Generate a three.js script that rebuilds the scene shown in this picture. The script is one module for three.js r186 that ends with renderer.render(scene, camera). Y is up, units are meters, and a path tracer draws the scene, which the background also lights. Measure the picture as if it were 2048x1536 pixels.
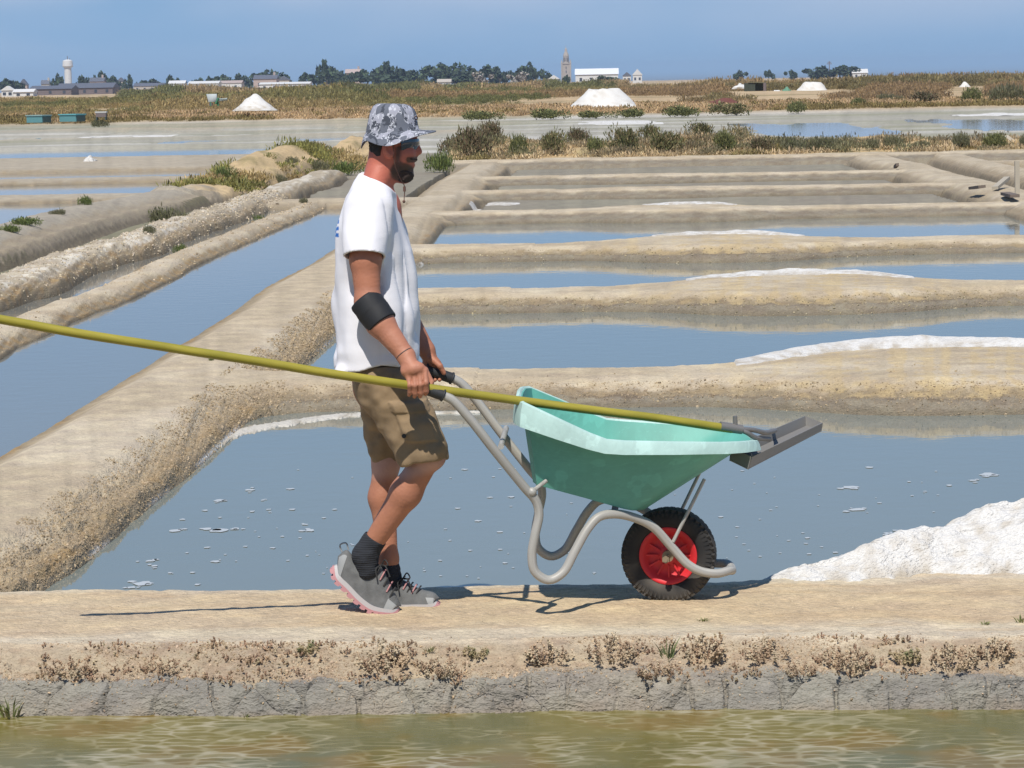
import * as THREE from 'three';
import { mergeGeometries, mergeVertices, toCreasedNormals } from 'three/addons/utils/BufferGeometryUtils.js';

// ---------- camera, sky, sun, exposure ----------
const FPX = 5550, W = 2048, HH = 1536, EYE = 1.91;               // focal length in photo pixels, eye height above the path
const camera = new THREE.PerspectiveCamera(2 * Math.atan(HH / 2 / FPX) * 180 / Math.PI, W / HH, 0.1, 20000);
camera.position.set(0, EYE, 0);
camera.rotation.order = 'YXZ';
const rad = THREE.MathUtils.degToRad;
camera.rotation.set(-Math.atan((768 - 165) / FPX), rad(2.0), -rad(1.1));
camera.updateMatrixWorld(true);

const renderer = new THREE.WebGLRenderer({ antialias: true });
renderer.setSize(1024, 768);
renderer.toneMapping = THREE.LinearToneMapping;
renderer.toneMappingExposure = 1.0;
renderer.shadowMap.enabled = true;
const scene = new THREE.Scene();

// ---------- noise ----------
const imul = Math.imul;
function hash(ix, iy, iz) { let h = imul(ix, 374761393) ^ imul(iy, 668265263) ^ imul(iz, 2147483647 - 58531); h = imul(h ^ (h >>> 13), 1274126177); h = imul(h ^ (h >>> 15), 2246822519); return ((h ^ (h >>> 16)) >>> 0) / 4294967296; }
const fade = (t) => t * t * (3 - 2 * t), lerp = (a, b, t) => a + (b - a) * t, clamp = (x, a = 0, b = 1) => (x < a ? a : x > b ? b : x);
const sstep = (a, b, x) => fade(clamp((x - a) / (b - a)));
function n2(x, y, s = 0, per = 0) {
  const ix = Math.floor(x), iy = Math.floor(y), fx = fade(x - ix), fy = fade(y - iy), m = per ? (v) => ((v % per) + per) % per : (v) => v;
  const a = hash(m(ix), m(iy), s), b = hash(m(ix + 1), m(iy), s), c = hash(m(ix), m(iy + 1), s), d = hash(m(ix + 1), m(iy + 1), s);
  return lerp(lerp(a, b, fx), lerp(c, d, fx), fy) * 2 - 1;
}
function n3(x, y, z) {
  const ix = Math.floor(x), iy = Math.floor(y), iz = Math.floor(z), fx = fade(x - ix), fy = fade(y - iy), fz = fade(z - iz);
  const f = (k) => lerp(lerp(hash(ix, iy, iz + k), hash(ix + 1, iy, iz + k), fx), lerp(hash(ix, iy + 1, iz + k), hash(ix + 1, iy + 1, iz + k), fx), fy);
  return lerp(f(0), f(1), fz) * 2 - 1;
}
function fbm(x, y, o = 4, s = 0, per = 0) { let a = 0, w = 0.5, t = 0; for (let i = 0; i < o; i++) { a += w * n2(x, y, s + i * 17, per); t += w; w *= 0.5; x *= 2; y *= 2; per *= 2; } return a / t; }
function worley(x, y, s = 0, per = 0, perY = per) {              // F1, F2
  const ix = Math.floor(x), iy = Math.floor(y), w = (v, p) => (p ? ((v % p) + p) % p : v); let f1 = 9, f2 = 9;
  for (let j = -1; j < 2; j++) for (let i = -1; i < 2; i++) {
    const cx = ix + i, cy = iy + j, hx = w(cx, per), hy = w(cy, perY), dx = cx + hash(hx, hy, s) - x, dy = cy + hash(hx, hy, s + 7) - y, d = dx * dx + dy * dy;
    if (d < f1) { f2 = f1; f1 = d; } else if (d < f2) f2 = d;
  }
  return [Math.sqrt(f1), Math.sqrt(f2)];
}
function rng(seed) { let s = seed | 0; return () => { s = (s + 0x6d2b79f5) | 0; let t = imul(s ^ (s >>> 15), 1 | s); t = (t + imul(t ^ (t >>> 7), 61 | t)) ^ t; return ((t ^ (t >>> 14)) >>> 0) / 4294967296; }; }

// ---------- sky ----------
{
  const w = 2048, h = 1024, data = new Float32Array(w * h * 4);
  for (let j = 0; j < h; j++) {
    const el = ((j + 0.5) / h - 0.5) * Math.PI, e = Math.max(0, Math.sin(el));
    const t = 1 - Math.exp(-Math.pow(e / 0.36, 1.5)), t2 = 1 - Math.exp(-e * 40);
    for (let i = 0; i < w; i++) {
      const az = (i / w) * Math.PI * 2;
      let r = lerp(lerp(0.265, 0.25, t2), 0.045, t), g = lerp(lerp(0.45, 0.435, t2), 0.125, t), b = lerp(lerp(0.695, 0.68, t2), 0.33, t);
      // thin streaks of high cloud, denser a little above the horizon
      const q = Math.max(el, 0) * 57.3, band = Math.exp(-Math.pow((q - 2.3) / 1.3, 2)) + 0.55 * Math.exp(-Math.pow((q - 24) / 12, 2));
      const px = Math.cos(az), py = Math.sin(az);
      let c = fbm(px * 9 + 3, q * 0.85 + py * 9, 5, 5) * 0.5 + 0.5;
      c = sstep(0.34, 0.8, c) * band;
      r = lerp(r, 0.52, c * 0.75); g = lerp(g, 0.60, c * 0.75); b = lerp(b, 0.76, c * 0.75);
      const o = (j * w + i) * 4;
      if (el < 0) { r = 0.2; g = 0.2; b = 0.18; }
      data[o] = r; data[o + 1] = g; data[o + 2] = b; data[o + 3] = 1;
    }
  }
  const t = new THREE.DataTexture(data, w, h, THREE.RGBAFormat, THREE.FloatType);
  t.mapping = THREE.EquirectangularReflectionMapping; t.magFilter = THREE.LinearFilter; t.needsUpdate = true;
  scene.background = t; scene.environment = t;
}
const sun = new THREE.DirectionalLight(new THREE.Color(1, 0.945, 0.86), 4.8);
sun.position.set(-0.10 * 40, 40, 0.65 * 40 - 12); sun.target.position.set(0, 0, -12);
sun.castShadow = true; sun.shadow.mapSize.set(4096, 4096); sun.shadow.radius = 1;
Object.assign(sun.shadow.camera, { left: -14, right: 14, top: 14, bottom: -14, near: 1, far: 120 });
scene.add(sun, sun.target);
scene.fog = new THREE.FogExp2(0xb8cbe6, 0.00011);

// ---------- small helpers ----------
const V = (x, y, z) => new THREE.Vector3(x, y, z);
const ray = (px, py) => V((px / W) * 2 - 1, 1 - (py / HH) * 2, 0.5).unproject(camera).sub(camera.position);
const P = (px, py, D) => { const r = ray(px, py); return camera.position.clone().addScaledVector(r, -D / r.z); };   // point of the sight line at depth D from the camera's wall
const G = (px, py, y) => { const r = ray(px, py); return camera.position.clone().addScaledVector(r, (y - EYE) / r.y); };
const XD = (px, D) => P(px, 170, D).x;
const used = new Map();
const numbered = (n) => { const k = used.get(n) ?? 0; used.set(n, k + 1); return k ? n + '_' + String(k).padStart(3, '0') : n; };
function tag(o, label, category, group, kind) { o.userData.label = label; o.userData.category = category; if (group) o.userData.group = group; if (kind) o.userData.kind = kind; return o; }
function mesh(name, g, m, parent) { const o = new THREE.Mesh(g, m); o.name = parent ? name : numbered(name); o.castShadow = o.receiveShadow = true; (parent ?? scene).add(o); return o; }
function group(name, at) { const o = new THREE.Group(); o.name = numbered(name); o.position.copy(at); scene.add(o); return o; }
const local = (g, at) => g.translate(-at.x, -at.y, -at.z);
function copy(o, name) { const c = o.clone(); c.name = numbered(name); c.userData = { ...o.userData }; scene.add(c); return c; }
function setColors(g, f) { const p = g.attributes.position, c = new Float32Array(p.count * 3), n = g.attributes.normal; for (let i = 0; i < p.count; i++) { const k = f(p.getX(i), p.getY(i), p.getZ(i), n ? n.getX(i) : 0, n ? n.getY(i) : 1, n ? n.getZ(i) : 0); c.set(k, i * 3); } g.setAttribute('color', new THREE.BufferAttribute(c, 3)); return g; }
const lin = (r, g, b) => new THREE.Color().setRGB(r, g, b);
const std = (c, rough = 0.8, extra = {}) => new THREE.MeshStandardMaterial({ color: c, roughness: rough, ...extra });
const mix3 = (a, b, t) => [lerp(a[0], b[0], t), lerp(a[1], b[1], t), lerp(a[2], b[2], t)];
function tube(pts, r, seg = 40, rad8 = 10, closed = false) { return new THREE.TubeGeometry(new THREE.CatmullRomCurve3(pts, closed, 'centripetal'), seg, r, rad8, closed); }
function rod(a, b, r, n = 8, r2 = r) { const d = b.clone().sub(a), g = new THREE.CylinderGeometry(r2, r, d.length(), n); g.applyQuaternion(new THREE.Quaternion().setFromUnitVectors(V(0, 1, 0), d.clone().normalize())); return g.translate((a.x + b.x) / 2, (a.y + b.y) / 2, (a.z + b.z) / 2); }
function loft(loops, closed = true, capA = false, capB = false) {
  const n = loops[0].length, pos = [], idx = [];
  for (const l of loops) for (const p of l) pos.push(p.x, p.y, p.z);
  for (let k = 0; k + 1 < loops.length; k++) for (let i = 0; i < (closed ? n : n - 1); i++) { const a = k * n + i, b = k * n + ((i + 1) % n), c = a + n, d = b + n; idx.push(a, b, d, a, d, c); }
  for (const [on, k] of [[capA, 0], [capB, loops.length - 1]]) if (on) { const c = loops[k].reduce((s, p) => s.add(p), V(0, 0, 0)).multiplyScalar(1 / n), m = pos.length / 3; pos.push(c.x, c.y, c.z); for (let i = 0; i < n; i++) { const a = k * n + i, b = k * n + ((i + 1) % n); k ? idx.push(a, b, m) : idx.push(b, a, m); } }
  const g = new THREE.BufferGeometry(); g.setAttribute('position', new THREE.Float32BufferAttribute(pos, 3)); g.setIndex(idx); g.computeVertexNormals(); return g;
}
function merge(list) { return mergeGeometries(list.map((g) => { g = g.index ? g.toNonIndexed() : g; for (const k of Object.keys(g.attributes)) if (!['position', 'normal', 'uv', 'color'].includes(k)) g.deleteAttribute(k); if (!g.attributes.uv) g.setAttribute('uv', new THREE.BufferAttribute(new Float32Array(g.attributes.position.count * 2), 2)); return g; })); }
function tex(n, f, srgb = false) {                                // tileable n x n texture from f(u, v) in 0..1
  const d = new Uint8Array(n * n * 4);
  for (let j = 0; j < n; j++) for (let i = 0; i < n; i++) { const c = f(i / n, j / n), o = (j * n + i) * 4; const a = c.length ? c : [c, c, c]; for (let k = 0; k < 3; k++) d[o + k] = clamp(a[k]) * 255; d[o + 3] = 255; }
  const t = new THREE.DataTexture(d, n, n); t.wrapS = t.wrapT = THREE.RepeatWrapping; t.magFilter = THREE.LinearFilter; t.minFilter = THREE.LinearMipmapLinearFilter; t.generateMipmaps = true; if (srgb) t.colorSpace = THREE.SRGBColorSpace; t.needsUpdate = true; return t;
}

// ---------- textures ----------
const grainMap = tex(1024, (u, v) => {                            // albedo grain of dry clay: specks and patches
  const a = fbm(u * 8, v * 8, 6, 3, 8), b = fbm(u * 90, v * 90, 3, 40, 90), w = worley(u * 110, v * 110, 9, 110)[0];
  let c = 0.86 + a * 0.16 + b * 0.16 + (w < 0.2 ? -0.16 : 0) + (hash(Math.floor(u * 340), Math.floor(v * 340), 5) > 0.975 ? 0.14 : 0);
  return [c, c * (0.99 + a * 0.02), c * (0.97 - a * 0.03)];
});
const clayBump = tex(1024, (u, v) => { const a = fbm(u * 16, v * 16, 6, 12, 16), w = worley(u * 60, v * 60, 4, 60)[0], w2 = worley(u * 150, v * 150, 14, 150)[0]; return 0.5 + a * 0.3 - (0.5 - w) * 0.22 - (0.4 - w2) * 0.14; });
const weave = tex(512, (u, v) => 0.5 + 0.2 * Math.sin(u * Math.PI * 2 * 64) * Math.sin(v * Math.PI * 2 * 64) + fbm(u * 12, v * 12, 4, 2, 12) * 0.3);

const M = {
  clay: new THREE.MeshStandardMaterial({ vertexColors: true, roughness: 0.95, map: grainMap, bumpMap: clayBump, bumpScale: 0.02 }),
  mud: new THREE.MeshStandardMaterial({ vertexColors: true, roughness: 0.75, map: grainMap, bumpMap: clayBump, bumpScale: 0.008 }),
  salt: new THREE.MeshStandardMaterial({ color: lin(0.66, 0.65, 0.625), vertexColors: true, roughness: 0.85, bumpMap: clayBump, bumpScale: 0.03 }),
};

// ---------- the marsh: one height field of clay levees, cut into its banks ----------
const WATER = -0.16, FRONT = -0.2, BED = -0.34;
function prof(t) { if (t <= 0) return 0; if (t < 0.5) return 0.28 * fade(t / 0.5) ; if (t < 0.78) return 0.28 + 0.56 * fade((t - 0.5) / 0.28); if (t < 1) return 0.84 + 0.16 * (t - 0.78) / 0.22; return 1; }
const crossC = [18.35, 25.7, 32.9, 41.6, 49.6, 56.8];             // levees across the salt pans, by depth
const RX = 6.25;                                                  // right end of the pans
// each ridge: (x, D) -> [signed lateral distance beyond its flat top / slope width, top height]
const R = [];                                                     // { name, near(x,D) -> t, top, D0, D1 }
const bulge = (x, x0, w) => Math.exp(-Math.pow(Math.abs(x - x0) / w, 3.2));
crossC.forEach((c, k) => {
  const x0 = [2.25, 1.78, 1.3, 1.0, 0.8, 0.7][k], amp = [0.75, 0.75, 0.75, 0.55, 0.35, 0.25][k];
  R.push({ id: 'levee', k, D0: c - 2.6, D1: c + 2.6, top: (x) => -0.01 + 0.05 * bulge(x, x0, 1.25) * amp, t: (x, D) => { if (x < -2.9 || x > RX + 0.1) return 9; const wv = 0.10 * n2(x * 0.45, c, 60) + 0.03 * n2(x * 2.1, c, 61); return (Math.abs(D - c - wv) - 0.3 - amp * bulge(x, x0, 1.2)) / 0.75; } });
});
R.push({ id: 'path', D0: 8, D1: 12.6, top: () => 0, path: true, t: (x, D) => {
  const wv = (D < 9.98 ? 1.5 : 1) * (0.025 * n2(x * 1.1, 3, 62) + 0.012 * n2(x * 4, 3, 63)) + (D < 9.98 ? 0.010 * n2(x * 13, 3, 59) : 0);
  if (D > 9.98) return (D - 10.42 - wv - 0.62 * bulge(x, 2.35, 1.35)) / 0.45;
  const d = 9.42 - D + wv;                                        // front: a shoulder, then the grey scarp
  return d < 0 ? 0 : d < 0.2 ? d / 0.2 * 0.5 : 0.5 + (d - 0.2) / 0.13 * 0.28; } });
R.push({ id: 'long_levee', D0: 9.9, D1: 71, top: () => 0.01, t: (x, D) => { const c = -2.84 + 0.06 * n2(D * 0.25, 1, 64) - 0.004 * Math.max(0, D - 40), d = x - c - (D < 12 ? -0.1 * (12 - D) : 0); return (Math.abs(d) - 0.22) / 0.58; } });
R.push({ id: 'low_levee', D0: 9.9, D1: 49, top: () => -0.05, t: (x, D) => { const c = -5.03 + 0.07 * n2(D * 0.4, 2, 65) + 0.03 * n2(D * 1.7, 2, 66); return (Math.abs(x - c) - 0.08) / 0.38; } });
R.push({ id: 'end_bank', D0: 44, D1: 51, top: () => -0.03, t: (x, D) => (x < -6 || x > -2.8 ? 9 : (Math.abs(D - 47.6 - 0.25 * n2(x, 5, 70)) - 0.5) / 0.9) });
R.push({ id: 'rough_levee', D0: 9.9, D1: 62, top: () => 0.05, t: (x, D) => { const c = -6.12 + 0.1 * n2(D * 0.35, 3, 67) + 0.06 * n2(D * 1.5, 3, 68); return (Math.abs(x - c) - 0.15) / 0.42; } });
R.push({ id: 'grey_bank', D0: 9.9, D1: 78, top: (x, D) => 0.1 + 0.42 * sstep(52, 57, D) * Math.max(0, 0.45 + 0.75 * n2(x * 0.4, D * 0.28, 76)), t: (x, D) => { const c = -8.15 + 0.15 * n2(D * 0.12, 4, 69) + Math.max(0, D - 44) * 0.035, d = x - c; return d > 0 ? (d - 0.1) / 1.05 : (-d - 0.15) / 0.6; } });
R.push({ id: 'end_levee', D0: 12, D1: 75, top: () => 0, t: (x, D) => (Math.abs(x - RX - 0.25 - 0.1 * n2(D * 0.3, 6, 71)) - 0.3) / 0.55 });
R.push({ id: 'side_levee', D0: 12, D1: 75, top: () => 0, t: (x, D) => (Math.abs(x - RX - 2.0 - 0.1 * n2(D * 0.3, 7, 72)) - 0.22) / 0.5 });
for (const c of [20, 30, 38, 46, 54, 62]) R.push({ id: 'right_levee', D0: c - 2, D1: c + 2, top: () => -0.02, t: (x, D) => (x < RX + 2 ? 9 : (Math.abs(D - c) - 0.3) / 0.75) });
for (const [c, w] of [[39.5, 1], [52, 0.7], [62, 0.5], [76.5, 6.2], [101, 4]]) R.push({ id: 'left_levee', D0: c - 9, D1: c + 9, top: () => -0.05, t: (x, D) => (x > -8 || D > 110 ? 9 : (Math.abs(D - c - 0.5 * n2(x * 0.1, c, 73)) - w) / 1.2) });
R.push({ id: 'far_bank', D0: 62, D1: 84, top: (x, D) => 0.03 + 0.34 * sstep(69.2, 71.5, D) * (0.45 + 0.55 * n2(x * 0.35, D * 0.2, 75)) * (x > 8 ? 0.3 : 1), t: (x, D) => (x < -4 ? 9 : D < 72 ? (67.5 + 0.3 * n2(x * 0.2, 8, 74) - D) / 1.0 : (D - 79) / 2) });
R.push({ id: 'shore', D0: -50, D1: 6, top: () => 0.25, t: (x, D) => (D - 3.5) / 1.6 });
const OPEN_D = 80, PONDS = [[5.6, 10.8, 94, 128], [13.6, 19, 96, 132], [-17, -6.5, 107, 113], [-36, -15, 119, 124], [-25, -9, 131, 136]], BANKS = [115.5, 128, 139, 148];
const bankAt = (x, D) => { let m = 0; if (D > 112 && D < 152 && x < -2) for (const c of BANKS) m = Math.max(m, Math.exp(-Math.pow((D - c - 1.5 * n2(x * 0.06, c, 86)) / 0.9, 2))); return m * sstep(-2, -6, x); };
function farH(x, D) {                                             // low open marsh beyond the pans
  const f = sstep(OPEN_D, OPEN_D + 6, D) * (x > -8 ? 1 : sstep(98, 104, D));
  let y = -0.12 + 0.03 * n2(x * 0.15, D * 0.15, 80);
  for (const [a, b, c, d] of PONDS) { const e = 0.9 * n2(x * 0.5, D * 0.12, 85) + 0.5 * n2(x * 1.7, D * 0.3, 87) , q = Math.min(x - a, b - x, (D - c) * 0.2, (d - D) * 0.2) + e; y = lerp(y, -0.24, sstep(0, 0.5, q)); }
  y += 0.14 * bankAt(x, D);
  const rise = sstep(158, 168, D + 2.5 * n2(x * 0.04, 1, 81) + (x > 0 ? Math.min(x, 40) * 0.2 : 0));
  y = lerp(y, 0.08 + 0.08 * fbm(x * 0.12, D * 0.12, 3, 82), rise);
  y = lerp(y, 0.35 + 0.3 * fbm(x * 0.03, D * 0.02, 3, 83), sstep(200, 260, D));
  return [f, y, rise];
}
const LONG = R.find((r) => r.id === 'long_levee');
const hit = { y: 0, t: 9, r: null };
function H(x, D) {
  let y = BED, bt = 9, br = null, tl = 9, tc = 9, rc = null;
  for (const r of R) {
    if (D < r.D0 || D > r.D1) continue;
    const t = r.t(x, D);
    if (r.id === 'long_levee') tl = t; else if (r.id === 'levee' && t < tc && x > -2.9) { tc = t; rc = r; }
    if (t >= 1) continue;
    const top = r.top(x, D), v = top - (top - BED) * prof(t);
    if (v > y) { y = v; bt = t; br = r; }
  }
  if (rc && tl < 3 && tc < 3) {                                   // levees meet in a rounded corner
    const h = Math.max(0.9 - Math.abs(tl - tc), 0) / 0.9, t = Math.min(tl, tc) - h * h * 0.9 * 0.25;
    if (t < 1) { const v = -(0 - BED) * prof(t) ; if (v > y) { y = v; bt = Math.max(0, t); br = tl < tc ? LONG : rc; } }
  }
  if (!br && D > 33.7 && D < 66 && x > -2.8) y = D > 42 ? -0.15 + 0.02 * n2(x * 0.3, D * 0.5, 84) : y;
  if (!br && x > RX && D < 66) y = -0.19 + 0.03 * n2(x * 0.3, D * 0.5, 84);
  if (!br && x > -7.5 && x < -6.3) y = -0.13;
  if (!br && x > -6.4 && x < -2.6 && D > 48) y = -0.14;
  if (!br && x < -8 && D > 69.6 && D < 83.6) y = -0.11;
  const [f, fy, rise] = D > OPEN_D - 2 ? farH(x, D) : [0, 0, 0];
  if (f > 0) { const yy = lerp(y, fy, f); if (f > 0.5) { br = null; bt = 9; } y = yy; }
  hit.y = y; hit.t = bt; hit.r = br; hit.f = f; hit.rise = rise;
  return y;
}
// relief of the surface: smooth trodden tops, crumbling sides, cracked grey scarp
const SIDE = new Set(['long_levee', 'low_levee', 'rough_levee', 'grey_bank', 'end_levee', 'side_levee']);
function relief(x, D, y, t, r) {
  let d = 0; const D0 = D;
  if (r && !(r.path && D < 9.5)) { if (SIDE.has(r.id)) { x -= 1.6 * y; D *= r.id === 'long_levee' ? 0.45 : 0.7; } else D += 1.6 * y; }
  if (r && t < 1.2) {
    const edge = sstep(0.02, 0.3, t) * (1 - 0.5 * sstep(0.7, 1, t));
    const s = Math.max(1, D0 / 14);
    const rough = r.id === 'rough_levee' ? 2.2 : r.id === 'long_levee' ? (x > -2.8 ? 1.25 : 0.4) : r.id === 'grey_bank' ? 0.5 : 1;
    d += edge * rough * (0.022 * fbm(x * 11 / s, D * 11 / s, 4, 90) + 0.012 * (0.5 - worley(x * 28 / s, D * 28 / s, 91)[0]));
    d += 0.010 * fbm(x * 3, D * 3, 3, 92) + 0.0025 * n2(x * 30, D * 30, 93);
    if (r.id === 'grey_bank' && D0 > 50) d += 0.10 * fbm(x * 2.2, D * 1.4, 4, 89);
    if (r.id === 'rough_levee') d += 0.05 * Math.max(0, fbm(x * 3.2, D * 3.2, 3, 94)) * (1 - sstep(0.4, 0.9, t));
    if (r.path && D0 < 9.3) {                                      // grey scarp: drying cracks are real grooves
      const u = x + 0.03 * n2(x * 9, D * 20, 95), v = D * 1.9 + 0.02 * n2(x * 14, D * 9, 96), [a, b] = worley(u * 7, v * 5.5, 97), [a2, b2] = worley(u * 16, v * 14, 98);
      const k = sstep(0.46, 0.56, t), crack = Math.max(1 - sstep(0.02, 0.11, b - a), 0.5 * (1 - sstep(0.02, 0.11, b2 - a2)) * (n2(x * 2, 4, 99) > 0.1 ? 1 : 0));
      d -= k * 0.05 * crack * sstep(-0.25, 0.3, n2(x * 3.1, v * 4, 100) + 0.3);
      d += k * 0.008 * fbm(x * 5, D * 5, 2, 101);
    }
  } else if (!r) d += D > 60 ? 0.02 * n2(x * 0.8, D * 0.8, 102) : 0.006 * fbm(x * 2, D * 2, 3, 103);
  return d;
}
const TAN = [0.485, 0.40, 0.28], PALE = [0.545, 0.468, 0.35], CRUMB = [0.37, 0.29, 0.185], BROWN = [0.27, 0.215, 0.14], WET = [0.175, 0.145, 0.10], GREY = [0.25, 0.238, 0.21], MUD = [0.25, 0.215, 0.165], SALTC = [0.78, 0.775, 0.75], RUST = [0.30, 0.19, 0.075], DRYGRASS = [0.47, 0.345, 0.20], GREENISH = [0.30, 0.29, 0.2];
function clayColor(x, D, y, t, r, f, rise) {
  const sx = r && SIDE.has(r.id) ? x - 1.6 * y : x, sD = r && !SIDE.has(r.id) ? D + 1.6 * y : r && r.id === 'long_levee' ? D * 0.45 : D;
  const a = fbm(sx * 1.7, sD * 1.7, 4, 110), b = fbm(sx * 9, sD * 9, 3, 111), fc = 26 / Math.max(1, D / 12), c = fbm(sx * fc, sD * fc, 2, 112);
  let k;
  if (f > 0.5 || D > 84) {
    k = mix3(mix3(GREENISH, [0.37, 0.35, 0.29], sstep(-0.4, 0.5, fbm(x * 0.06, D * 0.25, 4, 113))), [0.56, 0.54, 0.50], 0.75 * sstep(0.05, 0.4, fbm(x * 0.05, D * 0.3, 4, 114)));
    k = mix3(k, [0.43, 0.36, 0.255], 0.8 * bankAt(x, D));
    k = mix3(k, mix3(DRYGRASS, [0.50, 0.38, 0.23], sstep(-0.3, 0.3, fbm(x * 0.1, D * 0.4, 3, 115))), rise);
    k = mix3(k, [0.27, 0.21, 0.10], sstep(0.15, 0.4, fbm(x * 0.09, D * 0.1, 3, 116)) * rise * 0.8);
  } else if (!r) {
    k = mix3(MUD, GREENISH, 0.25 + 0.25 * n2(x * 0.5, D * 0.3, 117));
    if (D > 60 && x < -8) k = mix3(k, [0.42, 0.4, 0.34], 0.5);
    if (x < -6.2 && x > -7.6) k = mix3(MUD, [0.2, 0.19, 0.09], 0.6);
  } else if (r.path) {
    k = mix3(PALE, [0.50, 0.385, 0.245], sstep(9.55, 9.75, D + 0.06 * a) * (1 - sstep(10.32, 10.5, D + 0.05 * a)) * (0.75 + 0.35 * a));
    k = mix3(k, [0.43, 0.31, 0.185], sstep(0.1, 0.5, n2(x * 2.2, D * 14, 118)) * 0.35);
    if (D < 9.7) { k = mix3(k, mix3([0.41, 0.335, 0.24], [0.34, 0.262, 0.185], sstep(-0.2, 0.5, c + b)), sstep(0.04, 0.16, t + 0.1 * b) ); k = mix3(k, mix3(GREY, [0.285, 0.258, 0.215], sstep(-0.2, 0.4, a)), sstep(0.40, 0.47, t + 0.09 * a + 0.05 * b)); k = mix3(k, [0.25, 0.205, 0.16], sstep(0.60, 0.68, t + 0.05 * b) * 0.8); }
    else k = mix3(k, CRUMB, sstep(0.05, 0.4, t));
  } else {
    const grey = r.id === 'grey_bank' ? 1 : r.id === 'rough_levee' ? 0.3 : r.id.startsWith('left') ? 0.6 : 0;
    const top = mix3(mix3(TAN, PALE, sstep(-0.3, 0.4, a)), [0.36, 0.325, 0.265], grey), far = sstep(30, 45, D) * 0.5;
    k = mix3(top, mix3(CRUMB, BROWN, sstep(-0.1, 0.5, c)), sstep(0.10, 0.42, t + 0.16 * b) * (grey > 0.9 ? 0.35 : 0.85));
    if (r.id === 'rough_levee') k = mix3(k, [0.66, 0.62, 0.54], sstep(0.05, 0.35, b + 0.5 * c) * (1 - sstep(0.25, 0.5, t)) * 0.8);
    k = mix3(k, mix3(BROWN, RUST, sstep(-0.1, 0.4, b) * (r.id === 'long_levee' || r.id === 'rough_levee' || r.id === 'low_levee' ? 0.75 : 0.2)), sstep(r.id === 'long_levee' ? 0.38 : 0.22, r.id === 'long_levee' ? 0.52 : 0.36, t + 0.09 * b) * (grey > 0.9 ? 0.5 : 0.9));
    k = mix3(k, mix3(GREY, BROWN, 0.5), sstep(0.56, 0.62, t + 0.03 * b) * (r.id === 'long_levee' ? 0.8 : 0.3));
    if (r.id === 'levee' || (r.id === 'far_bank' && D < 69)) { const dry = r.id === 'far_bank' || r.k > 2; k = mix3(k, mix3([0.255, 0.225, 0.175], [0.215, 0.18, 0.135], sstep(-0.2, 0.3, b)), sstep(dry ? 0.1 : 0.40, dry ? 0.3 : 0.5, t + 0.05 * b) * 0.9); if (!dry) k = mix3(k, [0.15, 0.11, 0.07], sstep(0.06, 0.0, Math.abs(t - 0.47 + 0.07 * b)) * sstep(-0.25, 0.15, c + 0.4 * a) * 0.8); if (!dry && t < 0.42) k = mix3(k, [0.47, 0.36, 0.19], bulge(x, [2.25, 1.78, 1.3][r.k], 1.5) * sstep(-0.2, 0.3, c + b) * 0.6); }
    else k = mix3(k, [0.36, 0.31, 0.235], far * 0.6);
    if (r.id === 'far_bank') k = mix3(mix3([0.52, 0.38, 0.2], [0.3, 0.25, 0.12], sstep(-0.1, 0.3, fbm(x * 0.8, D * 0.8, 3, 120))), k, 1 - sstep(68.6, 69.6, D));
    if (r.id === 'grey_bank' && D > 50) k = mix3(k, mix3([0.55, 0.41, 0.23], [0.34, 0.27, 0.13], sstep(0.15, 0.5, fbm(x * 1.6, D * 0.9, 4, 121))), sstep(51, 54, D + 2 * a));
    if (r.id === 'grey_bank' && x > -7.32 + 0.08 * b && D < 50) k = mix3(k, [0.15, 0.135, 0.075], 0.8);
  }
  const wl = y - WATER;                                           // wet clay, and the salt that dries out along the water line
  if (r && !r.path && D < 66) {
    k = mix3(k, WET, (1 - sstep(0.008, 0.045, wl + 0.025 * b + 0.01 * a)) * 0.75);
    const line = (1 - sstep(0.004, 0.014, Math.abs(wl - 0.012 - 0.006 * a))) * (r.id === 'levee' ? sstep(-0.1, 0.5, n2(x * 0.6, r.k * 9, 122)) : sstep(-0.15, 0.25, n2(x * 1.3, D * 1.3, 122) + 0.2 * c));
    if (r.id === 'long_levee' && x > -2.8 && D < 34) k = mix3(k, SALTC, line * 0.9);
  }
  const v = 1.13 * (1 + 0.10 * b + 0.10 * c + 0.07 * a);
  return [k[0] * v, k[1] * v, k[2] * v];
}
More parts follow.
